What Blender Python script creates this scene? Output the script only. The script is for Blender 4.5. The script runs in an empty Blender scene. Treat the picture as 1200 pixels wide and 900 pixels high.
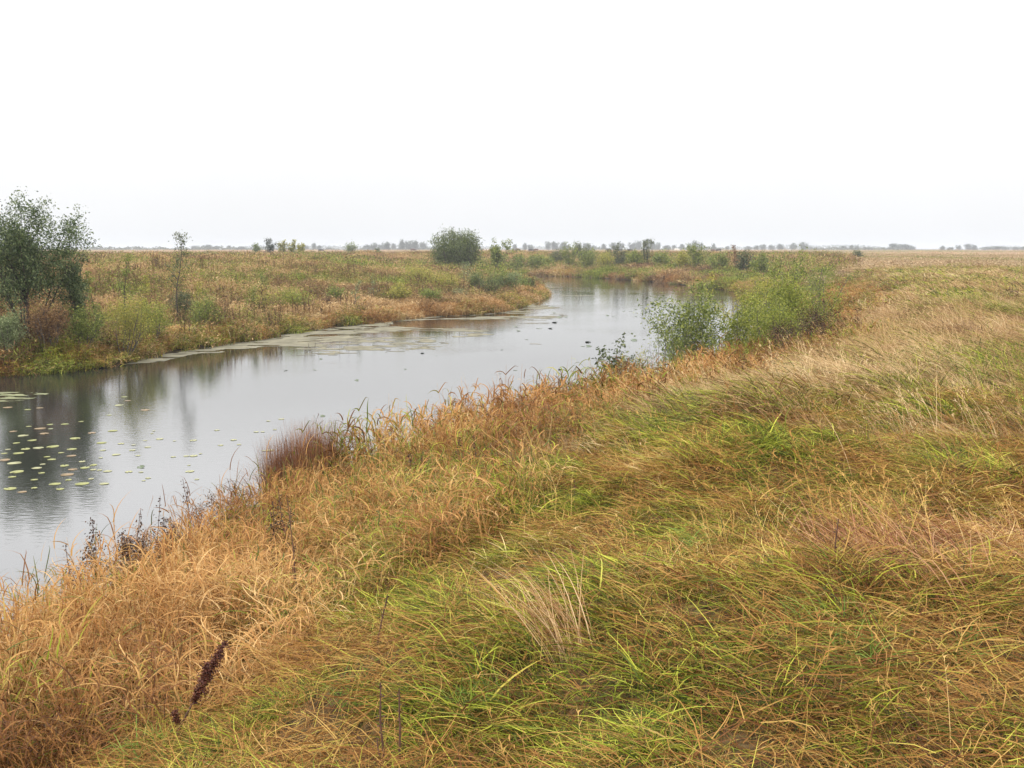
import bpy, math, random
import numpy as np
from mathutils import Vector

S = bpy.context.scene
C = S.collection
rng = np.random.default_rng(7)
random.seed(7)
R = math.radians

# ---------------------------------------------------------------- camera
H = 4.0                      # eye height above the water
F = 1150.0 / 1200.0 * 36.0   # lens in mm
PITCH = math.atan(158.0 / 1150.0)
cam = bpy.data.cameras.new('camera')
cam.lens = F
cam.sensor_width = 36.0
cam.clip_start = 0.05
cam.clip_end = 20000
camo = bpy.data.objects.new('camera', cam)
camo.location = (0, 0, H)
camo.rotation_euler = (math.pi / 2 - PITCH, 0, 0)
C.objects.link(camo)
S.camera = camo

# ---------------------------------------------------------------- sky and light
SUN_EL, SUN_AZ = R(52), R(235)
w = bpy.data.worlds.new('World')
S.world = w
w.use_nodes = True
nt = w.node_tree
nt.nodes.clear()
N = nt.nodes.new
sky = N('ShaderNodeTexSky')
sky.sky_type = 'NISHITA'
sky.sun_disc = False
sky.sun_elevation = SUN_EL
sky.sun_rotation = SUN_AZ
sky.air_density = 1.5
sky.dust_density = 6.0
bg1 = N('ShaderNodeBackground')
bg1.inputs['Strength'].default_value = 0.06
nt.links.new(sky.outputs[0], bg1.inputs[0])
# an even overcast: dimmest at the horizon, brightest overhead
geo = N('ShaderNodeTexCoord')
sep = N('ShaderNodeSeparateXYZ')
nt.links.new(geo.outputs['Generated'], sep.inputs[0])
ramp = N('ShaderNodeValToRGB')
nt.links.new(sep.outputs['Z'], ramp.inputs[0])
cr = ramp.color_ramp
cr.elements[0].position = 0.0
cr.elements[0].color = (0.46, 0.466, 0.478, 1)
cr.elements[1].position = 1.0
cr.elements[1].color = (1.16, 1.16, 1.18, 1)
for p, c in ((0.03, (0.490, 0.494, 0.502)), (0.08, (0.528, 0.530, 0.534)), (0.12, (0.556, 0.556, 0.559)), (0.16, (0.68, 0.68, 0.685)), (0.22, (1.0, 1.0, 1.01)), (0.33, (1.22, 1.22, 1.24))):
    e = cr.elements.new(p)
    e.color = (*c, 1)
cn = N('ShaderNodeTexNoise')
cn.inputs['Scale'].default_value = 2.2
cn.inputs['Detail'].default_value = 4
nt.links.new(geo.outputs['Generated'], cn.inputs['Vector'])
cm = N('ShaderNodeMapRange')
cm.inputs['From Min'].default_value = 0.3
cm.inputs['From Max'].default_value = 0.7
cm.inputs['To Min'].default_value = 0.97
cm.inputs['To Max'].default_value = 1.03
nt.links.new(cn.outputs[0], cm.inputs[0])
bg2 = N('ShaderNodeBackground')
mul = N('ShaderNodeMath')
mul.operation = 'MULTIPLY'
mul.inputs[1].default_value = 1.95
nt.links.new(cm.outputs[0], mul.inputs[0])
nt.links.new(mul.outputs[0], bg2.inputs['Strength'])
nt.links.new(ramp.outputs[0], bg2.inputs[0])
mx = N('ShaderNodeMixShader')
mx.inputs[0].default_value = 0.94
nt.links.new(bg1.outputs[0], mx.inputs[1])
nt.links.new(bg2.outputs[0], mx.inputs[2])
wo = N('ShaderNodeOutputWorld')
nt.links.new(mx.outputs[0], wo.inputs[0])

sl = bpy.data.lights.new('sun', 'SUN')
sl.energy = 1.5
sl.angle = R(12)
sl.color = (1.0, 0.96, 0.9)
so = bpy.data.objects.new('sun', sl)
so.rotation_euler = (math.pi / 2 - SUN_EL, 0, math.pi - SUN_AZ)
C.objects.link(so)

S.view_settings.view_transform = 'Standard'
S.view_settings.look = 'None'
S.view_settings.gamma = 1
S.view_settings.exposure = 0.08
S.cycles.max_bounces = 6
S.cycles.transparent_max_bounces = 8
S.cycles.volume_bounces = 0

# ---------------------------------------------------------------- helpers
def tag(o, label=None, cat=None, group=None, kind=None):
    if label: o['label'] = label
    if cat: o['category'] = cat
    if group: o['group'] = group
    if kind: o['kind'] = kind
    return o

def empty(name, loc, rz=0.0):
    o = bpy.data.objects.new(name, None)
    o.empty_display_size = 0.2
    o.location = loc
    o.rotation_euler = (0, 0, rz)
    C.objects.link(o)
    return o

def raw_mesh(name, v, faces, c=None, mat=None, smooth=False):
    """v (n,3); faces (m,k) array; c (n,3) per-vertex data (random, height, random 2)."""
    v = np.asarray(v, dtype=np.float32).reshape(-1, 3)
    faces = np.asarray(faces, dtype=np.int32)
    m, k = faces.shape
    me = bpy.data.meshes.new(name)
    me.vertices.add(len(v))
    me.vertices.foreach_set('co', v.ravel())
    me.loops.add(m * k)
    me.loops.foreach_set('vertex_index', faces.ravel())
    me.polygons.add(m)
    me.polygons.foreach_set('loop_start', np.arange(m, dtype=np.int32) * k)
    me.update(calc_edges=True)
    if c is not None:
        a = me.attributes.new('c', 'FLOAT_COLOR', 'POINT')
        cc = np.ones((len(v), 4), dtype=np.float32)
        cc[:, :3] = c
        a.data.foreach_set('color', cc.ravel())
    if mat: me.materials.append(mat)
    me.polygons.foreach_set('use_smooth', np.full(m, smooth))
    return me

def link(name, me, parent=None):
    o = bpy.data.objects.new(name, me)
    C.objects.link(o)
    if parent: o.parent = parent
    return o

def _h(i, j, s):
    n = (i * 374761393 + j * 668265263 + s * 974634777) & 0xffffffff
    n = ((n ^ (n >> 13)) * 1274126177) & 0xffffffff
    return ((n ^ (n >> 16)) & 0xffff) / 65535.0

def vn(x, y, s=0):
    x = np.asarray(x, float); y = np.asarray(y, float)
    i = np.floor(x).astype(np.int64); j = np.floor(y).astype(np.int64)
    fx = x - i; fy = y - j
    fx = fx * fx * (3 - 2 * fx); fy = fy * fy * (3 - 2 * fy)
    a = _h(i, j, s); b = _h(i + 1, j, s); c = _h(i, j + 1, s); d = _h(i + 1, j + 1, s)
    return (a * (1 - fx) + b * fx) * (1 - fy) + (c * (1 - fx) + d * fx) * fy

def fbm(x, y, s=0, o=3):
    t = 0; a = 0.5; n = 0
    for k in range(o):
        t = t + a * vn(x * 2 ** k, y * 2 ** k, s + k * 17); n += a; a *= 0.5
    return t / n

def ss(t):
    t = np.clip(t, 0, 1)
    return t * t * (3 - 2 * t)

# ---------------------------------------------------------------- river outline
left_bank = [(-24, -42), (-29, -20), (-30, 0), (-26, 17), (-20.5, 27), (-16.2, 31), (-14, 33), (-13.5, 37.4), (-11.4, 43.8), (-9.7, 50),
             (-7.4, 53.5), (-5.1, 58.5), (-2.1, 61), (0, 65.7), (1.6, 76), (2.9, 87), (2.2, 104), (0.4, 132), (0.3, 152)]
far_bank = [(5, 150), (12, 139), (17, 124), (19.5, 112), (21.5, 96), (23.5, 84), (23.5, 74)]
near_bank = [(19.5, 64), (14.2, 50), (10.2, 39), (7.2, 31), (4.8, 25), (2.2, 20.8), (-0.9, 16.6), (-2.8, 12.9), (-4.45, 7.8), (-5.9, 3), (-7.5, -5), (-10, -20), (-12, -42)]
ctrl = [(p, 0.0) for p in left_bank + far_bank] + [(p, 1.0) for p in near_bank]
def catmull(pts, n=4):
    out = []
    L = len(pts)
    for i in range(L):
        p0, p1, p2, p3 = (np.array([*pts[(i + k) % L][0], pts[(i + k) % L][1]]) for k in (-1, 0, 1, 2))
        for k in range(n):
            t = k / n
            out.append(0.5 * (2 * p1 + (p2 - p0) * t + (2 * p0 - 5 * p1 + 4 * p2 - p3) * t * t + (-p0 + 3 * p1 - 3 * p2 + p3) * t ** 3))
    return np.array(out)
RIV = catmull(ctrl)

def shore(x, y):
    """distance to the waterline (positive on land) and how much the nearest bank is the near one"""
    x = np.asarray(x, float).ravel(); y = np.asarray(y, float).ravel()
    A = RIV; B = np.roll(RIV, -1, axis=0)
    best = np.full(len(x), 1e18); wn = np.zeros(len(x)); ins = np.zeros(len(x), bool)
    for a, b in zip(A, B):
        dx, dy = b[0] - a[0], b[1] - a[1]
        t = np.clip(((x - a[0]) * dx + (y - a[1]) * dy) / (dx * dx + dy * dy + 1e-9), 0, 1)
        d = (x - a[0] - t * dx) ** 2 + (y - a[1] - t * dy) ** 2
        m = d < best
        best[m] = d[m]
        wn[m] = (a[2] + (b[2] - a[2]) * t)[m]
        cond = (a[1] > y) != (b[1] > y)
        if cond.any():
            xi = a[0] + (y - a[1]) * dx / (dy if abs(dy) > 1e-9 else 1e-9)
            ins ^= cond & (x < xi)
    s = np.sqrt(best)
    s[ins] *= -1
    wn = np.maximum(wn, ss((x - 0.27 * y) / (2 + 0.10 * np.abs(y))) * ss((y - 55) / 15) * (x > 0))
    return s, np.clip(wn, 0, 1)

def terrain(x, y, full=False):
    shp = np.shape(x)
    s, wn = shore(x, y)
    x = np.asarray(x, float).ravel(); y = np.asarray(y, float).ravel()
    r = np.hypot(x, y)
    sn = s + (fbm(x * 0.45, y * 0.45, 3) - 0.5) * 1.1 * np.clip(1 - np.abs(s) / 8, 0, 1)
    tn = np.clip(sn / 6.2, 0, 1)
    zn = 2.28 * (1 - (1 - tn) ** 1.2)
    zl = 0.45 * (1 - np.exp(-np.clip(sn, 0, 99) / 0.9)) + 1.9 * np.sin(np.clip(sn / 32, 0, 1) * math.pi / 2) ** 1.25
    z = zn * wn + zl * (1 - wn)
    z = np.where(sn < 0, np.maximum(sn * 0.35, -1.2), z)
    land = np.clip(sn / 1.5, 0, 1)
    z += land * ((fbm(x * 0.9, y * 0.9, 11) - 0.5) * 0.42 * np.clip(1.4 - r / 90, 0.2, 1)
                 + (fbm(x * 2.6, y * 2.6, 12, 2) - 0.5) * 0.24 * np.clip(1.2 - r / 35, 0, 1)
                 + (fbm(x / 14, y / 14, 13) - 0.5) * (0.5 - 0.32 * wn) * ss((r - 14) / 25))
    z += 0.45 * ss((r - 260) / 500)
    # keep the photographer's own spot level
    z += (2.25 - z) * ss(1 - r / 2.5) * land
    if full: return z.reshape(shp), s.reshape(shp), wn.reshape(shp)
    return z.reshape(shp)

cp, sp = math.cos(PITCH), math.sin(PITCH)
def at(u, d, dz=0.0):
    """ground point at distance d north of the camera on the bearing u (1200-wide photo)"""
    x = (u - 600) / 1150 * d
    for _ in range(3):
        z = float(terrain(np.array([x]), np.array([d]))[0])
        zc = d * cp - (z - H) * sp
        x = (u - 600) / 1150 * zc
    return (x, d, z + dz)
def top_z(v, d):
    """height above the water seen on photo row v at distance d"""
    k = (450 - v) / 1150.0
    return H + d * (k * cp - sp) / (cp + k * sp)

# ---------------------------------------------------------------- materials
def newmat(name):
    m = bpy.data.materials.new(name)
    m.use_nodes = True
    m.node_tree.nodes.clear()
    return m, m.node_tree.nodes.new, m.node_tree.links.new

def rampnode(nn, stops):
    r = nn('ShaderNodeValToRGB')
    e = r.color_ramp.elements
    e[0].position, e[0].color = stops[0][0], (*stops[0][1], 1)
    e[1].position, e[1].color = stops[-1][0], (*stops[-1][1], 1)
    for p, c in stops[1:-1]:
        k = e.new(p); k.color = (*c, 1)
    return r

def veg(name, dry, green=None, trans=0.3, rough=0.75, instanced=True, base=None):
    """blade / leaf material: colour by blade (attribute c.r), dry-to-green by place (instance attribute g)"""
    m, nn, ln = newmat(name)
    at_ = nn('ShaderNodeAttribute'); at_.attribute_name = 'c'
    sp_ = nn('ShaderNodeSeparateColor'); ln(at_.outputs['Color'], sp_.inputs[0])
    rd = rampnode(nn, dry)
    if instanced:
        ib = nn('ShaderNodeAttribute'); ib.attribute_type = 'INSTANCER'; ib.attribute_name = 'b'
        ad = nn('ShaderNodeMath'); ad.operation = 'MULTIPLY_ADD'; ad.inputs[1].default_value = 0.56
        ln(sp_.outputs[0], ad.inputs[0]); 
        mb = nn('ShaderNodeMath'); mb.operation = 'MULTIPLY'; mb.inputs[1].default_value = 0.44
        ln(ib.outputs['Fac'], mb.inputs[0]); ln(mb.outputs[0], ad.inputs[2])
        ln(ad.outputs[0], rd.inputs[0])
    else:
        ln(sp_.outputs[0], rd.inputs[0])
    col = rd.outputs[0]
    if green:
        rg = rampnode(nn, green); ln(sp_.outputs[0], rg.inputs[0])
        ig = nn('ShaderNodeAttribute'); ig.attribute_type = 'INSTANCER'; ig.attribute_name = 'g'
        a = nn('ShaderNodeMath'); a.operation = 'ADD'
        b = nn('ShaderNodeMath'); b.operation = 'SUBTRACT'; b.inputs[1].default_value = 0.5
        ln(sp_.outputs[2], b.inputs[0]); ln(b.outputs[0], a.inputs[0]); ln(ig.outputs['Fac'], a.inputs[1])
        mr = nn('ShaderNodeMapRange'); mr.interpolation_type = 'SMOOTHSTEP'
        mr.inputs['From Min'].default_value = 0.30; mr.inputs['From Max'].default_value = 0.70
        ln(a.outputs[0], mr.inputs[0])
        mc = nn('ShaderNodeMix'); mc.data_type = 'RGBA'
        ln(mr.outputs[0], mc.inputs['Factor']); ln(col, mc.inputs['A']); ln(rg.outputs[0], mc.inputs['B'])
        col = mc.outputs['Result']
    if base:
        mr2 = nn('ShaderNodeMapRange'); mr2.inputs['From Max'].default_value = 0.55
        mr2.inputs['To Min'].default_value = 0.85; mr2.inputs['To Max'].default_value = 0
        ln(sp_.outputs[1], mr2.inputs[0])
        mc2 = nn('ShaderNodeMix'); mc2.data_type = 'RGBA'
        ln(mr2.outputs[0], mc2.inputs['Factor']); ln(col, mc2.inputs['A']); mc2.inputs['B'].default_value = (*base, 1)
        col = mc2.outputs['Result']
    df = nn('ShaderNodeBsdfPrincipled'); ln(col, df.inputs['Base Color'])
    df.inputs['Roughness'].default_value = rough
    df.inputs['Specular IOR Level'].default_value = 0.25
    out = nn('ShaderNodeOutputMaterial')
    if trans > 0:
        tr = nn('ShaderNodeBsdfTranslucent'); ln(col, tr.inputs[0])
        ms = nn('ShaderNodeMixShader'); ms.inputs[0].default_value = trans
        ln(df.outputs[0], ms.inputs[1]); ln(tr.outputs[0], ms.inputs[2]); ln(ms.outputs[0], out.inputs[0])
    else:
        ln(df.outputs[0], out.inputs[0])
    return m

G_DRY = [(0, (0.030, 0.010, 0.004)), (0.25, (0.165, 0.062, 0.015)), (0.5, (0.37, 0.185, 0.045)), (0.75, (0.56, 0.36, 0.105)), (1, (0.84, 0.64, 0.32))]
G_GRN = [(0, (0.018, 0.026, 0.004)), (0.35, (0.078, 0.105, 0.008)), (0.7, (0.24, 0.285, 0.016)), (1, (0.55, 0.55, 0.07))]
M_meadow = veg('meadow_blades', G_DRY, G_GRN, 0.18)
R_DRY = [(0, (0.025, 0.009, 0.005)), (0.3, (0.135, 0.052, 0.015)), (0.55, (0.35, 0.16, 0.044)), (0.8, (0.52, 0.30, 0.10)), (1, (0.68, 0.47, 0.22))]
M_reed = veg('straw_reed_blades', R_DRY, G_GRN, 0.18)
W_DRY = [(0, (0.035, 0.022, 0.013)), (0.3, (0.18, 0.10, 0.045)), (0.6, (0.38, 0.24, 0.10)), (0.85, (0.55, 0.37, 0.17)), (1, (0.72, 0.55, 0.33))]
W_GRN = [(0, (0.035, 0.05, 0.009)), (0.4, (0.13, 0.165, 0.022)), (0.8, (0.28, 0.32, 0.04)), (1, (0.45, 0.44, 0.08))]
M_weed = veg('bank_weed_blades', W_DRY, W_GRN, 0.18)
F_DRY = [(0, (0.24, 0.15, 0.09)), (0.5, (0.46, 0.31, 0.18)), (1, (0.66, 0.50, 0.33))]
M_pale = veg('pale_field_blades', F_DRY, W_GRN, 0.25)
M_rust = veg('rust_sedge_blades', [(0, (0.08, 0.03, 0.02)), (0.5, (0.21, 0.085, 0.038)), (1, (0.42, 0.22, 0.10))], None, 0.2, instanced=False)
M_tuft_pale = veg('pale_tuft_blades', [(0, (0.22, 0.10, 0.04)), (0.5, (0.44, 0.26, 0.11)), (1, (0.66, 0.47, 0.26))], None, 0.25, instanced=False)
M_tuft_red = veg('red_tuft_blades', [(0, (0.08, 0.025, 0.012)), (0.5, (0.30, 0.12, 0.05)), (1, (0.56, 0.33, 0.17))], None, 0.25, instanced=False)
M_tuft_green = veg('green_tuft_blades', [(0, (0.06, 0.12, 0.02)), (0.5, (0.15, 0.26, 0.035)), (1, (0.34, 0.38, 0.08))], None, 0.35, instanced=False)
def leafmat(name, a, b, c, trans=0.35):
    return veg(name, [(0, a), (0.5, b), (1, c)], None, trans, 0.55, instanced=False)
L_dark = leafmat('dark_leaves', (0.03, 0.042, 0.018), (0.085, 0.11, 0.045), (0.23, 0.24, 0.11))
L_tree = leafmat('tree_leaves', (0.03, 0.05, 0.02), (0.085, 0.125, 0.045), (0.24, 0.28, 0.12))
L_bush = leafmat('bush_leaves', (0.04, 0.06, 0.02), (0.11, 0.145, 0.045), (0.25, 0.28, 0.10))
L_mid = leafmat('mid_green_leaves', (0.06, 0.085, 0.02), (0.16, 0.205, 0.04), (0.36, 0.38, 0.09))
L_fresh = leafmat('fresh_green_leaves', (0.09, 0.115, 0.02), (0.21, 0.25, 0.035), (0.42, 0.42, 0.08))
L_yel = leafmat('yellow_green_leaves', (0.14, 0.14, 0.03), (0.30, 0.30, 0.05), (0.50, 0.44, 0.10))
L_grey = leafmat('grey_green_leaves', (0.08, 0.11, 0.045), (0.19, 0.235, 0.10), (0.35, 0.39, 0.19))
L_brown = leafmat('brown_leaves', (0.07, 0.035, 0.02), (0.20, 0.11, 0.05), (0.36, 0.22, 0.09))
L_black = leafmat('withered_dark_leaves', (0.016, 0.009, 0.006), (0.05, 0.024, 0.014), (0.13, 0.065, 0.035), 0.1)
L_dock = leafmat('dock_seed', (0.035, 0.010, 0.008), (0.09, 0.026, 0.016), (0.17, 0.06, 0.03), 0.1)
L_far = leafmat('far_leaves', (0.03, 0.04, 0.03), (0.06, 0.075, 0.045), (0.10, 0.115, 0.06), 0.2)

def plain(name, col, rough=0.8, var=0.35, scale=8.0, bump=0.0, spec=0.5):
    m, nn, ln = newmat(name)
    n = nn('ShaderNodeTexNoise'); n.inputs['Scale'].default_value = scale; n.inputs['Detail'].default_value = 5
    tc = nn('ShaderNodeTexCoord'); ln(tc.outputs['Object'], n.inputs['Vector'])
    r = rampnode(nn, [(0.3, tuple(c * (1 - var) for c in col)), (0.7, tuple(min(1, c * (1 + var)) for c in col))])
    ln(n.outputs[0], r.inputs[0])
    b = nn('ShaderNodeBsdfPrincipled'); ln(r.outputs[0], b.inputs['Base Color']); b.inputs['Roughness'].default_value = rough; b.inputs['Specular IOR Level'].default_value = spec
    if bump:
        bm = nn('ShaderNodeBump'); bm.inputs['Strength'].default_value = bump; ln(n.outputs[0], bm.inputs['Height']); ln(bm.outputs[0], b.inputs['Normal'])
    o = nn('ShaderNodeOutputMaterial'); ln(b.outputs[0], o.inputs[0])
    return m
B_dark = plain('dark_bark', (0.045, 0.035, 0.028), 0.9, 0.4, 14, 0.4)
B_grey = plain('grey_bark', (0.11, 0.09, 0.08), 0.9, 0.4, 14, 0.4)
B_brown = plain('brown_stem', (0.10, 0.045, 0.03), 0.8, 0.4, 14)
B_straw = plain('straw_stem', (0.50, 0.36, 0.20), 0.8, 0.25, 14)
M_pad = plain('lily_pad_yellow_green', (0.22, 0.225, 0.05), 0.5, 0.5, 3.0)
M_pad_pale = plain('lily_pad_pale', (0.26, 0.255, 0.11), 0.5, 0.4, 2.0)
M_pad_dark = plain('lily_leaf_dark', (0.06, 0.085, 0.03), 0.4, 0.4, 2.0)
M_hide = plain('black_cattle_hide', (0.022, 0.018, 0.016), 0.7, 0.3, 1.5)
M_hide_w = plain('pale_cattle_hide', (0.66, 0.63, 0.58), 0.7, 0.1, 1.5)
M_hide_b = plain('brown_cattle_hide', (0.10, 0.05, 0.035), 0.7, 0.3, 1.5)

# ground: brown thatch near, pale straw with green drifts towards the horizon
m, nn, ln = newmat('meadow_soil_and_thatch')
tc = nn('ShaderNodeTexCoord')
n1 = nn('ShaderNodeTexNoise'); n1.inputs['Scale'].default_value = 14; n1.inputs['Detail'].default_value = 6; ln(tc.outputs['Object'], n1.inputs['Vector'])
r1 = rampnode(nn, [(0.3, (0.035, 0.022, 0.012)), (0.55, (0.10, 0.065, 0.03)), (0.75, (0.20, 0.13, 0.06))]); ln(n1.outputs[0], r1.inputs[0])
mpp = nn('ShaderNodeMapping'); mpp.inputs['Scale'].default_value = (0.012, 0.006, 1); ln(tc.outputs['Object'], mpp.inputs['Vector'])
n2 = nn('ShaderNodeTexNoise'); n2.inputs['Scale'].default_value = 1.6; n2.inputs['Detail'].default_value = 8; n2.inputs['Roughness'].default_value = 0.65; ln(mpp.outputs[0], n2.inputs['Vector'])
r2 = rampnode(nn, [(0.30, (0.16, 0.14, 0.06)), (0.48, (0.33, 0.22, 0.12)), (0.6, (0.45, 0.33, 0.20)), (0.75, (0.56, 0.44, 0.29))]); ln(n2.outputs[0], r2.inputs[0])
fa = nn('ShaderNodeAttribute'); fa.attribute_name = 'c'
fs = nn('ShaderNodeSeparateColor'); ln(fa.outputs['Color'], fs.inputs[0])
mc = nn('ShaderNodeMix'); mc.data_type = 'RGBA'; ln(fs.outputs[0], mc.inputs['Factor']); ln(r1.outputs[0], mc.inputs['A']); ln(r2.outputs[0], mc.inputs['B'])
mud = nn('ShaderNodeMix'); mud.data_type = 'RGBA'; ln(fs.outputs[1], mud.inputs['Factor']); ln(mc.outputs['Result'], mud.inputs['A']); mud.inputs['B'].default_value = (0.025, 0.02, 0.014, 1)
bs = nn('ShaderNodeBsdfPrincipled'); bs.inputs['Roughness'].default_value = 0.95; bs.inputs['Specular IOR Level'].default_value = 0.1
ln(mud.outputs['Result'], bs.inputs['Base Color'])
bm_ = nn('ShaderNodeBump'); bm_.inputs['Strength'].default_value = 0.6; bm_.inputs['Distance'].default_value = 0.05; ln(n1.outputs[0], bm_.inputs['Height']); ln(bm_.outputs[0], bs.inputs['Normal'])
o = nn('ShaderNodeOutputMaterial'); ln(bs.outputs[0], o.inputs[0])
M_ground = m

# water: dark, slow, with faint ripples
m, nn, ln = newmat('river_water')
tc = nn('ShaderNodeTexCoord')
mp = nn('ShaderNodeMapping'); mp.inputs['Scale'].default_value = (1.0, 2.2, 1); mp.inputs['Rotation'].default_value = (0, 0, R(12)); ln(tc.outputs['Object'], mp.inputs['Vector'])
n1 = nn('ShaderNodeTexNoise'); n1.inputs['Scale'].default_value = 5.0; n1.inputs['Detail'].default_value = 4; ln(mp.outputs[0], n1.inputs['Vector'])
n3 = nn('ShaderNodeTexNoise'); n3.inputs['Scale'].default_value = 0.12; n3.inputs['Detail'].default_value = 3; ln(tc.outputs['Object'], n3.inputs['Vector'])
mr = nn('ShaderNodeMapRange'); mr.inputs['From Min'].default_value = 0.35; mr.inputs['From Max'].default_value = 0.65; mr.inputs['To Min'].default_value = 0.25; mr.inputs['To Max'].default_value = 1.0; ln(n3.outputs[0], mr.inputs[0])
mm = nn('ShaderNodeMath'); mm.operation = 'MULTIPLY'; ln(n1.outputs[0], mm.inputs[0]); ln(mr.outputs[0], mm.inputs[1])
bm_ = nn('ShaderNodeBump'); bm_.inputs['Strength'].default_value = 0.14; bm_.inputs['Distance'].default_value = 0.03; ln(mm.outputs[0], bm_.inputs['Height'])
bs = nn('ShaderNodeBsdfPrincipled'); bs.inputs['Base Color'].default_value = (0.022, 0.023, 0.021, 1); bs.inputs['Roughness'].default_value = 0.025
bs.inputs['IOR'].default_value = 1.85; ln(bm_.outputs[0], bs.inputs['Normal'])
o = nn('ShaderNodeOutputMaterial'); ln(bs.outputs[0], o.inputs[0])
M_water = m

M_scum = plain('duckweed_scum', (0.17, 0.155, 0.105), 0.9, 0.4, 1.5, 0, 0.12)
M_duck = plain('duckweed_green', (0.16, 0.165, 0.085), 0.8, 0.4, 1.5, 0, 0.12)

# ---------------------------------------------------------------- ground
ang = np.concatenate([np.linspace(R(-48), R(48), 230), np.linspace(R(48), R(312), 74)[1:-1]])
nr = 400
rad = np.concatenate([[0.05], 0.4 * np.exp(np.linspace(0, math.log(9000 / 0.4), nr))])
AA, RR = np.meshgrid(ang, rad)
gx = RR * np.sin(AA); gy = RR * np.cos(AA)
gz, gs, gw = terrain(gx, gy, True)
na = len(ang)
idx = np.arange(len(rad) * na).reshape(len(rad), na)
a = idx[:-1]; b = idx[1:]
quads = np.stack([a, np.roll(a, -1, 1), np.roll(b, -1, 1), b], -1).reshape(-1, 4)[:, ::-1]
far = np.clip((RR - 60) / 160, 0, 1)
mudm = np.clip(1 - gs / 0.6, 0, 1)
gc = np.stack([far, mudm, far * 0], -1).reshape(-1, 3)
me = raw_mesh('ground', np.stack([gx, gy, gz], -1), quads, gc, M_ground, True)
ground = tag(link('ground', me), kind='structure')
me = raw_mesh('water', [(-60, -60, 0), (60, -60, 0), (60, 170, 0), (-60, 170, 0)], [(0, 1, 2, 3)], None, M_water)
tag(link('water', me), kind='structure')

# ---------------------------------------------------------------- blades
def ribbons(root, az, th0, th1, L, W, segs=4, pw=1.3, twist=0.6, daz=0.5, r=None, rg=rng, r2=None, prof=0.8):
    n = len(root)
    az = np.broadcast_to(az, n).astype(float); th0 = np.broadcast_to(th0, n); th1 = np.broadcast_to(th1, n)
    L = np.broadcast_to(L, n); W = np.broadcast_to(W, n)
    dz_ = rg.normal(0, 1, n) * daz
    tw = rg.normal(0, 1, n) * twist
    kink = np.where(rg.random(n) < 0.22, rg.uniform(0.3, 1.4, n), 0.0); kpos = rg.uniform(0.3, 0.8, n)
    v = np.zeros((n, segs + 1, 2, 3)); h = np.zeros((n, segs + 1, 2))
    pos = root.astype(float).copy()
    for k in range(segs + 1):
        t = k / segs
        tm = max(0.0, t - 0.5 / segs)
        th = th0 + (th1 - th0) * tm ** pw + kink * (tm > kpos)
        aa = az + dz_ * tm
        d = np.stack([np.sin(th) * np.cos(aa), np.sin(th) * np.sin(aa), np.cos(th)], -1)
        if k: pos = pos + d * (L / segs)[:, None]
        s = np.stack([-np.sin(aa), np.cos(aa), 0 * aa], -1)
        q = np.cross(d, s)
        s = s * np.cos(tw)[:, None] + q * np.sin(tw)[:, None]
        wd = (W * max(0.06, (1 - t ** 2.2)) ** prof)[:, None] * 0.5
        v[:, k, 0] = pos - s * wd; v[:, k, 1] = pos + s * wd
        h[:, k] = t
    rr = rg.random(n) if r is None else r
    q2 = rg.random(n) if r2 is None else r2
    c = np.stack([np.broadcast_to(rr[:, None, None], h.shape), h, np.broadcast_to(q2[:, None, None], h.shape)], -1)
    base = (np.arange(n) * (segs + 1) * 2)[:, None]
    kk = (np.arange(segs) * 2)[None]
    f = np.stack([base + kk, base + kk + 1, base + kk + 3, base + kk + 2], -1).reshape(-1, 4)
    return v.reshape(-1, 3), f, c.reshape(-1, 3)

def merge(parts):
    vs, fs, cs, o_ = [], [], [], 0
    for v, f, c in parts:
        vs.append(v); fs.append(f + o_); cs.append(c); o_ += len(v)
    return np.concatenate(vs), np.concatenate(fs), np.concatenate(cs)

def disc(n, rad_, rg=rng):
    a = rg.random(n) * 6.283; q = np.sqrt(rg.random(n)) * rad_
    return np.stack([q * np.cos(a), q * np.sin(a), np.zeros(n)], -1)

protos = {}
def proto(kind, mat, fn, n):
    col = bpy.data.collections.new('prototype_' + kind)
    for i in range(n):
        v, f, c = fn(np.random.default_rng(100 + i))
        o = bpy.data.objects.new('%s_clump_%02d' % (kind, i), raw_mesh(kind, v, f, c, mat))
        col.objects.link(o)
    protos[kind] = col

def lodged(n, rad_, l0, l1, wd, spread=0.45, up=0.30, segs=5):
    def fn(g):
        k = int(n * (1 - up)); j = n - k
        a0 = disc(k, rad_, g); a0[:, 2] = g.uniform(0, 0.10, k)
        a = ribbons(a0, g.normal(0, spread, k), g.uniform(0.35, 1.15, k), g.uniform(1.3, 2.0, k),
                    g.uniform(l0, l1, k), (0.45 + 1.2 * g.random(k) ** 2.2) * wd, segs, 0.6, 0.8, 0.6, rg=g)
        b = ribbons(disc(j, rad_, g), g.random(j) * 6.28, g.uniform(0.0, 0.7, j), g.uniform(0.7, 2.0, j),
                    g.uniform(l0, l1, j) * 0.75, g.uniform(0.6, 1.3, j) * wd, segs, 1.2, 0.8, 0.9, rg=g)
        return merge([a, b])
    return fn
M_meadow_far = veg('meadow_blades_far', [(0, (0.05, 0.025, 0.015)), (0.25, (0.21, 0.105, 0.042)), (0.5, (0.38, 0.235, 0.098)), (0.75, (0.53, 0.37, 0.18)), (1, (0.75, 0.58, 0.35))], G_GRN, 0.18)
proto('meadow_near', M_meadow, lodged(96, 0.12, 0.08, 0.26, 0.0036, spread=0.75), 9)
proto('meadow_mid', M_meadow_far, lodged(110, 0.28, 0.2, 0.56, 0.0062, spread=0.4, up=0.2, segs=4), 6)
proto('meadow_far', M_meadow_far, lodged(120, 0.7, 0.3, 0.65, 0.02, segs=3), 5)

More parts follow.
